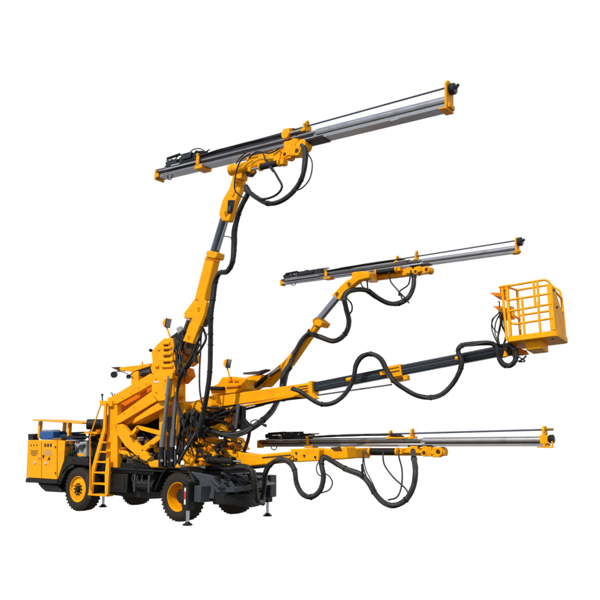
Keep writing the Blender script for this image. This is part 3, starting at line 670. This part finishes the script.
hose([P(236,164,-.55),P(240,158,-.6),P(247,152,-.6),P(255,150,-.6)],.014,THIN)

# bottom feed
FB,TB,railB=feed(P(257.2,446.8,1.85),P(548,446.3,1.85),dict(mid=398,rod0=330,car0=265,car1=303,hose1=388,brk=[(389,.33),(411,.36)],clamp=309))
print('bot feed L',FB.L,FB.o,FB.p(FB.L))
cb=cradle(FB,TB,342,444,.13,cyl=(372,399,.02))
# middle feed
FM,TM,railM=feed(P(280,284.5,5.1),P(519,251.5,5.1),dict(mid=402,rod0=335,car0=283,car1=322,hose1=395,brk=[(396,.36),(415.5,.42)],clamp=327,disc=1,mat=NAL))
print('mid feed L',FM.L,FM.o,FM.p(FM.L))
cm=cradle(FM,TM,364,431,.18,cyl=(378,398,.12))

# ================================================================ BOTTOM BOOM
BL=.75
tb=MB().slab([(186,446),(193,440),(200,437),(205,440),(204,466),(184,466),(182,456)],.35,.6).build('boom_turret',YEL,root,bev=.03)
m=MB()
for y in (442,447.5,453,458.5): m.slab([(193,y),(204,y-.5),(206,y+2),(194,y+2.4)],.29,.1)
m.build('turret_rib',YEL,tb,bev=.015)
m=MB()
for y in (445,450.5,456,461.2): m.slab([(195,y),(203,y),(203,y+1.6),(196,y+1.6)],.335,.02)
m.build('turret_slot',DIRT,tb)
MB().slab([(203,446),(213,443),(216,455),(210,461),(203,459)],.4,.4).build('pivot_bracket',YEL,tb,bev=.04)
MB().slab([(203,438),(212,440),(214,447),(205,446)],.55,.3).build('pivot_bracket',YEL,tb,bev=.03)
MB().cyl(P(206.5,450,.33),P(206.5,450,.85),.075).build('pivot_pin',ORG,tb,bev=.012); MB().cyl(P(201,463,.27),P(201,463,.6),.05).build('pivot_pin',ORG,tb,bev=.01)
for x,y,sx_,sy_,mt in ((210,447,2,1.6,ORG),(216,457,2.2,1.4,BLK),(208,455,1.8,1.8,DIRT),(196,464,2.4,1.4,YEL),(188,451,1.6,2.2,YEL),(219,446,1.6,1.6,DIRT),(229,444,1.8,1.4,ORG)):
    MB().slab([(x-sx_,y-sy_),(x+sx_,y-sy_),(x+sx_,y+sy_),(x-sx_,y+sy_)],.28+random.uniform(0,.1),.3).build('turret_fitting',mt,tb,bev=.015)
for k in range(16):
    x=random.uniform(188,222); y=random.uniform(436,452); x2=x+random.uniform(-3,16); y2=y+random.uniform(6,18); bow=random.uniform(-3,5)
    pts=[P(x,y,.7)]+[P(x+(x2-x)*t+bow*math.sin(PI*t),y+(y2-y)*t,.26+random.uniform(-.03,.05)) for t in (.15,.45,.8)]+[P(x2,min(y2,465),.7)]
    hose(pts,random.choice((.012,.016,.022,.026)),random.choice((THIN,HOSG,HOSE)),'hydraulic_hose',n=8)
MB().slab([(186,458),(192,458),(196,466.5),(184,466.5)],.27,.1).build('foot_plate',YEL,tb,bev=.02)
ab=MB().slab([(211,444),(219,449),(232,450.5),(240,452.5),(255,454.8),(292,451.2),(294,461.8),(262,465),(240,467.5),(228,466.5),(217,460),(212,452)],.55,.32).build('boom_arm',YEL,root,bev=.03)
MB().slab([(222,442),(228,438),(234,441),(236,450),(222,449)],.65,.2).build('arm_lug',YEL,ab,bev=.03)
MB().slab([(213,441),(220,438.5),(224,443),(226,452),(216,452)],.58,.3).build('arm_lug',YEL,ab,bev=.04)
MB().slab([(262,457),(292,454.2),(292,455.6),(262,458.6)],.545,.01).build('arm_seam',DIRT,ab)
MB().slab([(290,449),(314,448),(319,449.2),(319,461),(297,462.2),(291,460)],.50,.42).build('collar',YEL,ab,bev=.025)
MB().slab([(319.2,449.5),(338,447.5),(346,446.5),(348,458.8),(340,459.5),(319.2,460.5)],.7,.4).build('boom_head',YEL,root,bev=.03)
MB().slab([(330,447.5),(340,446.5),(342,451),(334,451)],.69,.02).build('cover_plate',DIRT,ab,bev=.005)
for x,y in ((315,457),(304,455.5),(296,453),(296,459)): MB().cyl(P(x,y,.47),P(x,y,.5),.024,n=12).build('bolt',BLK,ab)
# link between head and cradle
a=P(345,453,.9); b=FB.p(TB(352),.1,-.15)
MB().beam(a-V((.2,0,0)),b+V((.3,0,0)),.3,.22).build('head_link',YEL,root,bev=.03)
c=MB().cyl(P(208,459.5,.33),P(233,461,.33),.082).build('lift_cylinder',BLK,root)
for q_ in (P(233,461,.33),P(210,459.6,.33)): MB().ring(q_,V((1,0,0)),.07,.06,.03).build('cylinder_gland',BLK,c)
MB().cyl(P(232,461,.33),P(241,462,.45),.035).build('cylinder_rod',CHR,c)
MB().slab([(205,463),(222,465),(250,466),(252,468.5),(230,471),(205,470)],.6,.7).build('boom_seat',BLK,root,bev=.03)
# thick hoses of bottom boom
hose([P(214,465,.5),P(228,468,.45),P(242,466.5,.4),P(250,469,.4),P(254,477,.45),P(255.5,490,.6),P(257,500,.8),P(263,503,1.2)],.065,HOSG)
hose([P(262,498,1.2),P(264.5,485,.9),P(265.5,474,.6),P(270,465,.5),P(279,459.5,.48),P(289,461.5,.46),P(294.5,470,.44),P(296.5,483,.44),P(302,493.5,.44),P(311,497,.44),P(320,490.5,.44),P(323.5,477,.44),P(321.5,464,.46),P(324,457,.5),P(332,461,.5),P(345,468.5,.5),P(360,474,.5),P(368,482,.5),P(374,492,.5),P(383,502,.5),P(394,505.5,.5),P(406,499.5,.5),P(413.5,486,.5),P(415.5,470,.6),P(414,459,1.0),P(413,451,1.6)],.056,HOSG)
hose([P(320,459,.5),P(316.5,467,.4),P(318,474,.38),P(323,477,.4)],.012,THIN,n=8)
hose([P(322,472,.4),P(329,476,.38),P(332.5,483,.38),P(329,490,.38),P(321,493,.4)],.014,THIN,n=8)
hose([P(363,452,1.2),P(363,459,.8),P(363.5,468,.6),P(369,484,.52)],.014,THIN,n=8)
hose([P(364,452,1.2),P(364,459,.8),P(366,470,.55),P(373,484,.47),P(377,494,.52)],.012,THIN,n=8)
hose([P(383,450,1.6),P(383,457,.95),P(385,466,.7),P(394,478,.6),P(405,488,.52),P(409,495,.45)],.017,THIN,n=8)
hose([P(399,450,1.6),P(399,457,.95),P(402,470,.7),P(401.5,486,.6),P(397,497,.5),P(388,500,.45)],.017,THIN,n=8)
MB().slab([(361,464),(362.3,464),(363,478),(361.4,478)],.42,.04).build('hose_guide',BLK,root)
hose([P(289,459,.5),P(293,456,.5),P(294,461,.45)],.012,THIN,n=8)

# ================================================================ BASKET BOOM
b0=P(206,403.5,.9); b1=P(314,388,1.15)
F=Fr(b0,b1)
bb=MB().loft([F.p(0,a,b) for a,b in ((-.12,-.15),(.14,-.15),(.14,.13),(-.12,.13))],[F.p(F.L,a,b) for a,b in ((-.12,-.13),(.14,-.13),(.14,.13),(-.12,.13))]).build('boom_arm',YEL,root,bev=.015)
MB().fbox(F,F.L-.35,F.L-.03,-.15,-.121,-.10,.10).fbox(F,F.L-.06,F.L+.03,-.15,.17,-.16,.16).build('collar',YEL,bb,bev=.012)
m=MB()
for k in (-.06,0,.06): m.fbox(F,F.L-.34,F.L-.08,-.16,-.149,k-.014,k+.008)
m.build('collar_slot',DIRT,bb)
MB().fbox(F,.0,.35,-.16,.18,-.18,.16).build('arm_root',YEL,bb,bev=.02)
MB().slab([(224,408.5),(310,392.5),(316,398.5),(312,399.5),(296,396.5),(247,406),(232,410),(222,413)],.80,.16).build('under_plate',YEL,bb,bev=.012)
MB().slab([(222,413.5),(245,408),(262,404),(262,405.5),(245,410),(228,414.5)],1.2,.1).build('under_plate',DIRT,bb,bev=.008)
hose([P(256,406,.9),P(280,400.5,.9),P(304,397.5,.95),P(312,398,.95)],.03,HOSE)
tip=P(506,350,2.0)
ib=MB().fbox(F,F.L,F.L+.01,-.1,.1,-.1,.1)
G=Fr(F.p(F.L-.3,.01,0),tip)
ib=MB().fprism(G,[(-.10,-.11),(.10,-.11),(.10,.11),(-.10,.11)],0,G.L*.99).build('telescopic_boom',NAVY,bb,bev=.02)
MB().fbox(G,.4,G.L*.97,-.108,-.100,-.012,.004).fbox(G,G.L*.42,G.L*.97,-.112,-.1,.05,.06).build('seam_strip',TUB,ib)
MB().cyl(P(317,395.3,1.1),P(392,384.5,1.5),.018).build('extension_rod',TUB,bb)
def clampG(x0,x1,y):
    m=MB(); ts=[]
    for x in (x0,x1):
        lo,hi=0,G.L
        for _ in range(40):
            mid=(lo+hi)/2; w=MROOT@G.p(mid)-CAM
            if 300+F_PX*w.x/w.dot(fw)<x: lo=mid
            else: hi=mid
        ts.append(lo)
    m.fbox(G,ts[0],ts[1],-.13,.13,-.13,.13); return m,ts
m,ts=clampG(388,403,0); m.fbox(G,ts[0]+.05,ts[1]+.1,-.1,.1,-.24,-.13).fbox(G,ts[0]-.15,ts[0],-.14,0,-.04,.05)
cl=m.build('boom_clamp',YEL,bb,bev=.01)
MB().fbox(G,ts[0]+.04,ts[1]-.04,-.14,-.131,-.02,.0).fbox(G,ts[0]+.04,ts[1]-.04,-.14,-.131,.06,.075).fbox(G,ts[0]+.1,ts[1],-.12,.05,-.22,-.16).build('clamp_rib',DIRT,cl)
for x in (353,461):
    m,ts=clampG(x-2.6,x+2.6,0); mm=MB(); mm.fbox(G,ts[0],ts[1],-.16,-.10,-.05,.05); mm.cyl(G.p(ts[0]-.02,-.19,0),G.p(ts[1]+.02,-.19,0),.045); mm.build('hose_clamp',YEL,bb,bev=.008)
lt=lambda x: 1.0+(x-300)/205*1.0-.18
pts=[(292,388.5),(300,391.5),(311,399),(322,404.3),(334,402.5),(345,394),(353,380),(356,366),(362,357),(371,354),(381,359),(387,370),(394,381),(404,388.5),(417,395.5),(431,397.5),(443,393.5),(454,382),(461,368),(461.5,360),(458,351),(462,345.5),(473,343.8),(489,343),(495,345.5),(498,352),(500,360),(505.5,365.5),(512,364.5),(516,358),(515,350),(509,345)]
hose([P(x,y,lt(x)-.08) for x,y in pts],.052,HOSE)
# root of basket boom / joint cluster
rt=MB().slab([(183,410),(193,402),(206,398),(212,405),(206,415),(190,418)],.55,.5).build('boom_root',YEL,root,bev=.04)
MB().slab([(206,416),(222,412),(236,413),(238,424),(226,432),(208,430),(203,422)],.6,.35).build('joint_casting',DIRT,root,bev=.05)
MB().slab([(206,428),(220,423),(226,431),(214,436),(205,434)],.5,.3).build('joint_casting',YEL,root,bev=.04)
MB().cyl(P(228,419,.55),P(228,419,1.0),.09).build('pivot_pin',ORG,root,bev=.012)
MB().cyl(P(238.2,404,.62),P(236,428,.62),.045).build('lift_cylinder',TUB,root)
MB().cyl(P(231.5,412,.66),P(229.5,430,.66),.045).build('lift_cylinder',BLK,root)
for xa,xb in ((226,225),(234,232)):
    cyl_=MB().cyl(P(xa,430,.62),P(xb,446,.62),.040).build('lift_cylinder',TUB,root)
    MB().cyl(P(xa,430,.62),P((xa+xb)/2,436,.62),.055).build('cylinder_gland',BLK,cyl_)
MB().slab([(236,416),(240,405),(243,407),(243,419),(252,428.5),(240,430),(232,426)],.72,.12).build('joint_plate',BLK,root,bev=.01)
MB().slab([(221,404),(238,406),(236,417),(228,422),(219,418)],.85,.3).build('joint_casting',BLK,root,bev=.05)
MB().slab([(219,441),(226,436),(236,438),(243,450),(222,451)],.72,.3).build('joint_casting',YEL,root,bev=.03)
# thick hose run from left cluster to the middle arm
hose([P(183,424,.3),P(196,424,.3),P(208,430,.35),P(222,434,.4),P(236,434.5,.45),P(250,429,.6),P(263,420,.9),P(272,411,1.3),P(277,402,1.7)],.072,HOSE)
hose([P(250,429,.6),P(248,440,.7),P(244,452,.8)],.042,HOSE)
hose([P(252,426,.6),P(251,421.5,.5),P(257,420,.5),P(260,424,.6),P(266,424.5,.6)],.013,THIN,n=8)
hose([P(262,424,.6),P(266,426,.6)],.03,BLK,'hose_fitting')
for k in range(12):
    x=198+random.uniform(-3,5); y=408+random.uniform(0,20); x2=random.uniform(224,236); y2=random.uniform(406,422); sag=random.uniform(-4,6); l0=random.uniform(.3,.6)
    pts=[P(x,y,.8)]+[P(x+(x2-x)*t,y+(y2-y)*t+sag*math.sin(PI*t),l0) for t in (.15,.4,.65,.88)]+[P(x2,y2,.95)]
    hose(pts,random.choice((.018,.024,.032)),random.choice((HOSE,THIN,HOSG)),'hydraulic_hose',n=10)
for k in range(8):
    x=224+random.uniform(0,12); y=438+random.uniform(0,6); pts=[P(x,y,.5)]
    for j in range(3): x+=random.uniform(-3,5); y+=random.uniform(-2,5); pts.append(P(x,min(y,456),random.uniform(.42,.55)))
    hose(pts,.014,THIN,'hydraulic_hose',n=8)
# centre cluster left of booms
MB().slab([(173,404),(183,402),(186,424),(184,444),(174,446)],.35,.4).build('centre_post',YEL,root,bev=.03)
MB().slab([(180,378),(183,376),(183,412),(180,412)],.9,.1).build('rear_post',YEL,root,bev=.01)
MB().slab([(184,404),(204,398),(204,404),(196,412),(186,414)],.9,.3).build('centre_bracket',YEL,root,bev=.02)
for x,y,s in ((186,442,3.6),(178,438,3),(196,434,3.0),(190,428,3.2),(200,440,2.6),(176,452,3.4)):
    MB().slab([(x-s,y-s*.8),(x+s*.6,y-s),(x+s,y+s*.6),(x-s*.7,y+s)],.30,.25).build('valve_block',random.choice((ORG,DIRT,YEL)),root,bev=.03)
MB().slab([(185,402),(203,404),(208,425),(206,440),(184,440)],.75,.5).build('hose_bulkhead',BLK,root,bev=.05)
for k in range(34):
    x=random.uniform(178,204); y=random.uniform(408,418); x2=x+random.uniform(-14,10); x2=max(177,min(x2,208)); y2=random.uniform(440,464)
    bow=random.uniform(-5,5); lt_=random.uniform(.0,.55)
    pts=[P(x,y,.82)]+[P(x+(x2-x)*t+bow*math.sin(PI*t)+random.uniform(-.8,.8),y+(y2-y)*t,lt_+random.uniform(-.04,.04)) for t in (.12,.35,.6,.85)]+[P(x2,y2,.6)]
    hose(pts,random.choice((.014,.018,.024,.030)),random.choice((HOSE,THIN,THIN,HOSG)),'hydraulic_hose',n=8)
hose([P(205,404,.1),P(201,418,.1),P(196,432,.05),P(189,445,.0),P(181,458,.0),P(178,466,.1)],.04,HOSG)
hose([P(197,408,.95),P(192,412,.2),P(197,424,.2),P(206,432,.3)],.05,HOSE)

# lift cylinders (two, chrome, standing)
for (xa,ya,xb,yb,lat) in ((169.5,376,162,447,-.08),(176.3,392,172,447,.1)):
    rd=MB().cyl(P(xa,ya,lat),P(xb,yb,lat),.052).build('lift_cylinder',CYL,root)
    MB().cyl(P(xa+.2 if lat<0 else xa-.4,ya+20,lat) if False else lerp(P(xa,ya,lat),P(xb,yb,lat),.68),P(xb,yb,lat),.068).build('cylinder_sleeve',CYL,rd)
    q=P(xb,447,lat); q2=P(xb-.8,467,lat)
    MB().cyl(q,q2,.075).build('cylinder_barrel',BLK,rd)
    MB().slab([(xb-3.4,455),(xb-1.5,452),(xb+1.5,452),(xb+3.4,455),(xb+3.8,467),(xb-4,467)],lat+.06,.06).build('cylinder_base',BLK,rd,bev=.015)
    MB().cyl(P(xb-.4,460.5,lat-.10),P(xb-.4,460.5,lat),.035).build('pivot_pin',CHR,rd)
    MB().cyl(P(xb+3,450,lat-.02),P(xb+3,466,lat-.02),.022).build('oil_pipe',TUB,rd)
    MB().slab([(xa-3,ya-4),(xa+3,ya-4),(xa+2.4,ya+3),(xa-2.4,ya+3)],lat-.04,.12).build('cylinder_eye',YEL,rd,bev=.02)

# ================================================================ MIDDLE BOOM
ML=2.6
tm=MB().slab([(209,388),(218,383),(222,377),(233,376.5),(246,379),(245,389),(238,393),(212,396)],2.0,.5).build('boom_turret',YEL,root,bev=.03)
m=MB()
for x in (228,234): m.slab([(x,380),(x+4,380),(x+4,382),(x,382)],1.97,.04)
m.slab([(226,386),(240,385),(240,387),(226,388)],1.96,.05); m.build('turret_rib',ORG,tm,bev=.01)
MB().cyl(P(209,388,1.93),P(224,388.5,1.93),.05).build('swing_cylinder',BLK,tm)
MB().slab([(214,392),(245,388),(240,397),(216,400)],2.05,.4).build('turret_base',YEL,tm,bev=.02)
am=MB().slab([(249,389),(258,381),(272,370.5),(284,360.5),(291,352),(316,321),(319,324),(290.5,365),(281,373),(268,387),(260,387),(254,391)],2.6,.20).build('boom_arm',YEL,root,bev=.03)
MB().slab([(246,377),(258,374),(270,377),(258,387),(245,389)],2.45,.35).build('arm_lug',YEL,am,bev=.03)
MB().slab([(262,377),(278,368),(280,370),(264,381)],2.57,.05).build('arm_rib',DIRT,am,bev=.01)
c=MB().cyl(P(248,391,2.4),P(268,376.5,2.5),.07).build('lift_cylinder',BLK,root)
MB().cyl(P(264,379,2.48),P(280,368,2.52),.03).build('cylinder_rod',CHR,c)
MB().slab([(243,372.5),(258,371),(266,369),(266,370.5),(258,374),(243,374.3)],2.4,.2).build('hose_tray',GRY,am,bev=.005)
MB().slab([(312,319.5),(316,317),(323,322.5),(320,327),(313,325)],2.55,.38).build('collar',YEL,am,bev=.02)
MB().cyl(P(317,322,2.75),P(337,298,2.95),.095).build('telescopic_tube',CHR,am)
hm=MB().slab([(331.5,295.5),(340,286),(346,280.5),(351,278),(352,272),(361,271),(369,272),(369,278),(359,280.5),(350.5,287),(342,296),(339.5,300.5),(334.5,299.5)],3.1,.21).build('boom_head',YEL,root,bev=.03)
MB().cyl(P(337,294,3.07),P(337,294,3.1),.05).cyl(P(349,284,3.07),P(349,284,3.1),.05).build('pivot_pin',BRS,hm)
MB().beam(P(364,275.5,3.3),FM.p(TM(372),.1,-.2),.25,.22).build('head_link',YEL,root,bev=.02)
hose([P(282,401,2.0),P(284,385,2.1),P(287,372,2.3),P(292,360,2.45),P(297,349,2.5),P(303,339,2.5),P(310,334,2.5),P(320,337,2.5),P(334,341,2.55),P(345,334,2.7),P(349,322,2.8),P(346,308,2.9),P(344.5,298,3.0),P(349,291.5,3.1),P(360,289.5,3.4),P(369,291.5,3.7),P(378,298,4.1),P(388,303,4.5),P(399,303.5,4.8),P(408,298,4.9),P(413,288,5.02),P(414,277,5.1),P(413,268,5.2)],.066,HOSG)
hose([P(282,401,2.0),P(284,376,2.1),P(290,366,2.2)],.09,HOSE)
hose([P(345,297,2.9),P(351,303,2.8),P(352,310,2.8),P(348,316,2.8)],.02,THIN,n=8)
hose([P(360,279,3.8),P(362,286,3.8),P(367,290,3.8)],.02,THIN,n=8)
hose([P(367,280,3.9),P(368,292,3.8)],.02,THIN,n=8)
hose([P(389,272,4.8),P(391,282,4.8),P(399,292,4.8),P(404,303,4.8)],.022,THIN,n=8)
hose([P(411,270,5.05),P(410,278,4.9),P(408,285,4.9),P(400,291,4.8),P(399,296,4.8)],.022,THIN,n=8)
hose([P(399,292,4.8),P(404,297,4.7),P(409,303,4.7)],.022,THIN,n=8)
hose([P(309,335,2.48),P(309,329,2.45),P(307,333,2.4)],.016,THIN,n=8)

# ================================================================ BASKET
by=2.0-.35
c0=P(508,338.5,by); c1=P(556,334,by)
print('basket',c0,c1)
bx0,bx1=c0.x,c1.x; bz=(c0.z+c1.z)/2; byf=by+.72
fl=MB(); 
def rr(x0,x1,y0,y1,r,n=6):
    o=[]
    for cx,cy,a0 in ((x1-r,y0+r,-90),(x1-r,y1-r,0),(x0+r,y1-r,90),(x0+r,y0+r,180)):
        for k in range(n+1):
            a=R(a0+90*k/n); o.append((cx+r*math.cos(a),cy+r*math.sin(a)))
    return o
pr=rr(bx0-.03,bx1+.03,by-.03,byf+.03,.09)
fl.loft([V((x,y,bz-.10)) for x,y in pr],[V((x,y,bz+.02)) for x,y in pr])
bk=fl.build('basket',YEL,root,bev=.012,label='yellow man basket with open rail cage on the end of the dark boom')
MB().box(bx0+.30,bx0+.62,by+.15,byf-.1,bz-.27,bz-.098).build('floor_bracket',YEL,bk,bev=.015)
MB().cyl((bx0+.85,by+.2,bz-.107),(bx0+.85,by+.2,bz-.09),.03).build('drain_plug',BLK,bk)
H=P(510,285,by).z-bz; print('H',H)
def post(x,y,z0,z1,r=.03): MB().tube([(x,y,z0),(x,y,z1)],r,n=10,smooth=False).build('post',YEL,bk)
xs=lambda px,py: P(px,py,by).x
zt=bz+H
# near side
X0=bx0+.03; X1=bx1-.02; w=bx1-bx0
MB().box(X0-.01,X0+.05,by-.01,by+.05,bz+.03,zt-.01).build('post',YEL,bk,bev=.008)
MB().box(X1-.08,X1+.02,by-.012,by+.05,bz+.03,zt-.13).build('corner_panel',YEL,bk,bev=.01)
m=MB(); m.tube([(X0,by,zt),(X0+w*.68,by,zt),(X0+w*.86,by+.0,zt-.015),(X1-.01,by+.02,zt-.10),(X1,by+.04,zt-.2)],.024,n=10); m.build('top_rail',YEL,bk)
for xx,z0,z1 in ((X0+w*.33,.03,.48),(X0+w*.33,.48,.80),(X0+w*.66,.03,H*.60),(X0+w*.60,.58,H),(X0+w*.68,.58,H)):
    post(xx,by,bz+z0,bz+z1,.026)
def rail(pts,r=.023): MB().tube(pts,r,n=10,smooth=False).build('rail',YEL,bk)
rail([(X0,by,bz+H*.50),(X1,by,bz+H*.52)])
rail([(X0+.0,by,bz+H*.72),(X1,by,bz+H*.72)])
rail([(X0+.02,by,bz+H*.36),(X0+.08,by,bz+H*.26),(X0+.16,by,bz+H*.235),(X1,by,bz+H*.25)])
# far side
zf=zt+.10
post(X0,byf-.03,bz,zf); post(X1,byf-.03,bz,zt-.25)
rail([(X0,byf-.03,zf),(X1-.2,byf-.03,zf),(X1-.02,byf-.03,zt-.08),(X1,byf-.03,zt-.25)],.024); rail([(X0,byf-.03,bz+H*.5+.08),(X1,byf-.03,bz+H*.5+.08)])
m=MB(); m.tube([P(503,287,by),P(507,340,by)],.028,n=10,smooth=False); m.build('post',YEL,bk)
m=MB(); m.tube([P(500,285.4,by+.03),P(503,285.2,by+.02),P(511,284,by)],.022,n=10); m.build('top_rail',YEL,bk)
for x in (X0,X1):
    rail([(x,by,zt if x==X0 else zt-.16),(x,byf-.03,zf if x==X0 else zt-.25)],.024); rail([(x,by,bz+H*.5),(x,byf-.03,bz+H*.5)])
A=[V((X1-.0,by-.01,bz+.03)),V((X1,byf-.04,bz+.03)),V((X1,byf-.12,bz+H*.45)),V((X1,by+.22,zt-.18)),V((X1,by-.01,zt-.13))]
MB().loft(A,[q+V((.022,0,0)) for q in A]).build('end_panel',YEL,bk,bev=.006)
MB().cyl((X1+.02,by+.1,zt-.22),(X1+.05,by+.1,zt-.22),.028).build('latch',GRY,bk); MB().cyl((X1+.02,by+.2,bz+.55),(X1+.05,by+.2,bz+.55),.028).build('latch',GRY,bk)
MB().box(X0+.02,X0+.06,by+.02,byf-.05,bz+H*.25,bz+H*.72).build('gate_plate',YEL,bk,bev=.01) if False else None
# control shelves on left end
MB().slab([(490,290),(502,291),(503,295),(495,294)],by+.1,.35).build('control_shelf',ORG,bk,bev=.006)
MB().slab([(500,285),(510,284),(508,294),(501,292)],by+.1,.06).build('shelf_bracket',ORG,bk,bev=.006)
MB().slab([(493,304),(503,305),(503,308),(497,307.5)],by+.1,.3).build('control_shelf',ORG,bk,bev=.006)
MB().slab([(499,308),(513,305),(514,318),(503,319),(499,316)],by+.12,.12).build('control_box',YEL,bk,bev=.02)
MB().tube([P(500,306,by+.1),P(500,301,by+.1),P(499,299.5,by+.1)],.013,n=8).build('joystick',BLK,bk)
MB().cyl(P(501,311,by+.05),P(501,311,by+.13),.05).cyl(P(500,316,by+.05),P(500,316,by+.13),.03).build('fitting',BRS,bk)
for pts,r in ((((500,312),(494,318),(491.5,326),(494,336),(499,346)),.013),(((501,312),(496,322),(495,333),(499,344)),.013),(((502,313),(502,325),(506,335),(503,347)),.022),(((501,315),(500,328),(498,338),(501,350)),.02),(((503,316),(505,328),(507,336),(503,345)),.018),(((497,315),(492,320),(493,328),(498,333)),.012),(((502,316),(499,330),(497,345)),.016)):
    hose([P(x,y,by+random.uniform(-.02,.1)) for x,y in pts],r,THIN,'basket_hose',n=8)
bk.rotation_euler=(R(-6),R(-3.2),0)
# basket joint
j=MB().cyl(P(501,353,1.7),P(501,353,2.3),.11).fbox(G,G.L*.97,G.L+.12,-.13,.13,-.13,.13).build('basket_joint',BLK,root,bev=.02)
MB().slab([(499,349),(504,348),(507,356),(502,358)],1.72,.1).build('joint_bracket',YEL,j,bev=.015)
MB().slab([(503,347),(512,346),(524,350),(527,354),(512,356),(504,354)],1.95,.18).build('joint_arm',ORG,j,bev=.02)
hose([P(513,356,1.8),P(518,361,1.75),P(523,359,1.8),P(526,356,1.9)],.018,THIN)
hose([P(514,352,1.8),P(519,357,1.75),P(525,361,1.8),P(519,362,1.8)],.014,THIN)

# ---------------------------------------------------------------- camera, light, world
cam=bpy.data.cameras.new('camera'); co=bpy.data.objects.new('camera',cam); C.objects.link(co)
co.location=CAM; co.rotation_euler=(R(90)+PITCH,0,0); cam.sensor_width=36; cam.lens=36*F_PX/600; cam.clip_end=500; bpy.context.scene.camera=co
sun=bpy.data.lights.new('sun','SUN'); so=bpy.data.objects.new('sun',sun); C.objects.link(so)
sun.energy=3.7; sun.angle=R(.6); sun.color=(1,.96,.9)
SD=V((-.42,-.62,.80)).normalized()      # direction towards the sun
so.rotation_euler=SD.to_track_quat('Z','Y').to_euler(); so.location=(0,0,20)
w=bpy.data.worlds.new('World'); bpy.context.scene.world=w; w.use_nodes=True
N,L=w.node_tree.nodes,w.node_tree.links; bg=N['Background']
tc=N.new('ShaderNodeTexCoord'); sx=N.new('ShaderNodeSeparateXYZ'); L.new(tc.outputs['Generated'],sx.inputs[0])
ramp=N.new('ShaderNodeValToRGB'); e=ramp.color_ramp.elements
mr=N.new('ShaderNodeMapRange'); mr.inputs['From Min'].default_value=-1; mr.inputs['From Max'].default_value=1; L.new(sx.outputs['Z'],mr.inputs['Value']); L.new(mr.outputs[0],ramp.inputs['Fac'])
e[0].position=.0; e[0].color=(.05,.045,.04,1); e[1].position=1; e[1].color=(.35,.45,.62,1)
for p_,c_ in ((.26,(.05,.045,.04,1)),(.34,(1.02,1.02,1.02,1)),(.79,(1.02,1.02,1.02,1)),(.84,(.30,.38,.5,1))):
    k=e.new(p_); k.color=c_
m2=N.new('ShaderNodeMapRange'); m2.inputs['From Min'].default_value=-.55; m2.inputs['From Max'].default_value=-.15; m2.inputs['To Min'].default_value=.58; m2.inputs['To Max'].default_value=1.0
L.new(sx.outputs['Y'],m2.inputs['Value']); mx=N.new('ShaderNodeMixRGB'); mx.blend_type='MULTIPLY'; mx.inputs[0].default_value=1
L.new(ramp.outputs[0],mx.inputs[1]); L.new(m2.outputs[0],mx.inputs[2]); L.new(mx.outputs[0],bg.inputs['Color']); bg.inputs['Strength'].default_value=1.0
sc=bpy.context.scene; sc.view_settings.view_transform='Standard'; sc.view_settings.look='None'
sc.render.engine='CYCLES'
for o in bpy.data.objects:
    if '_c' in o: del o['_c']
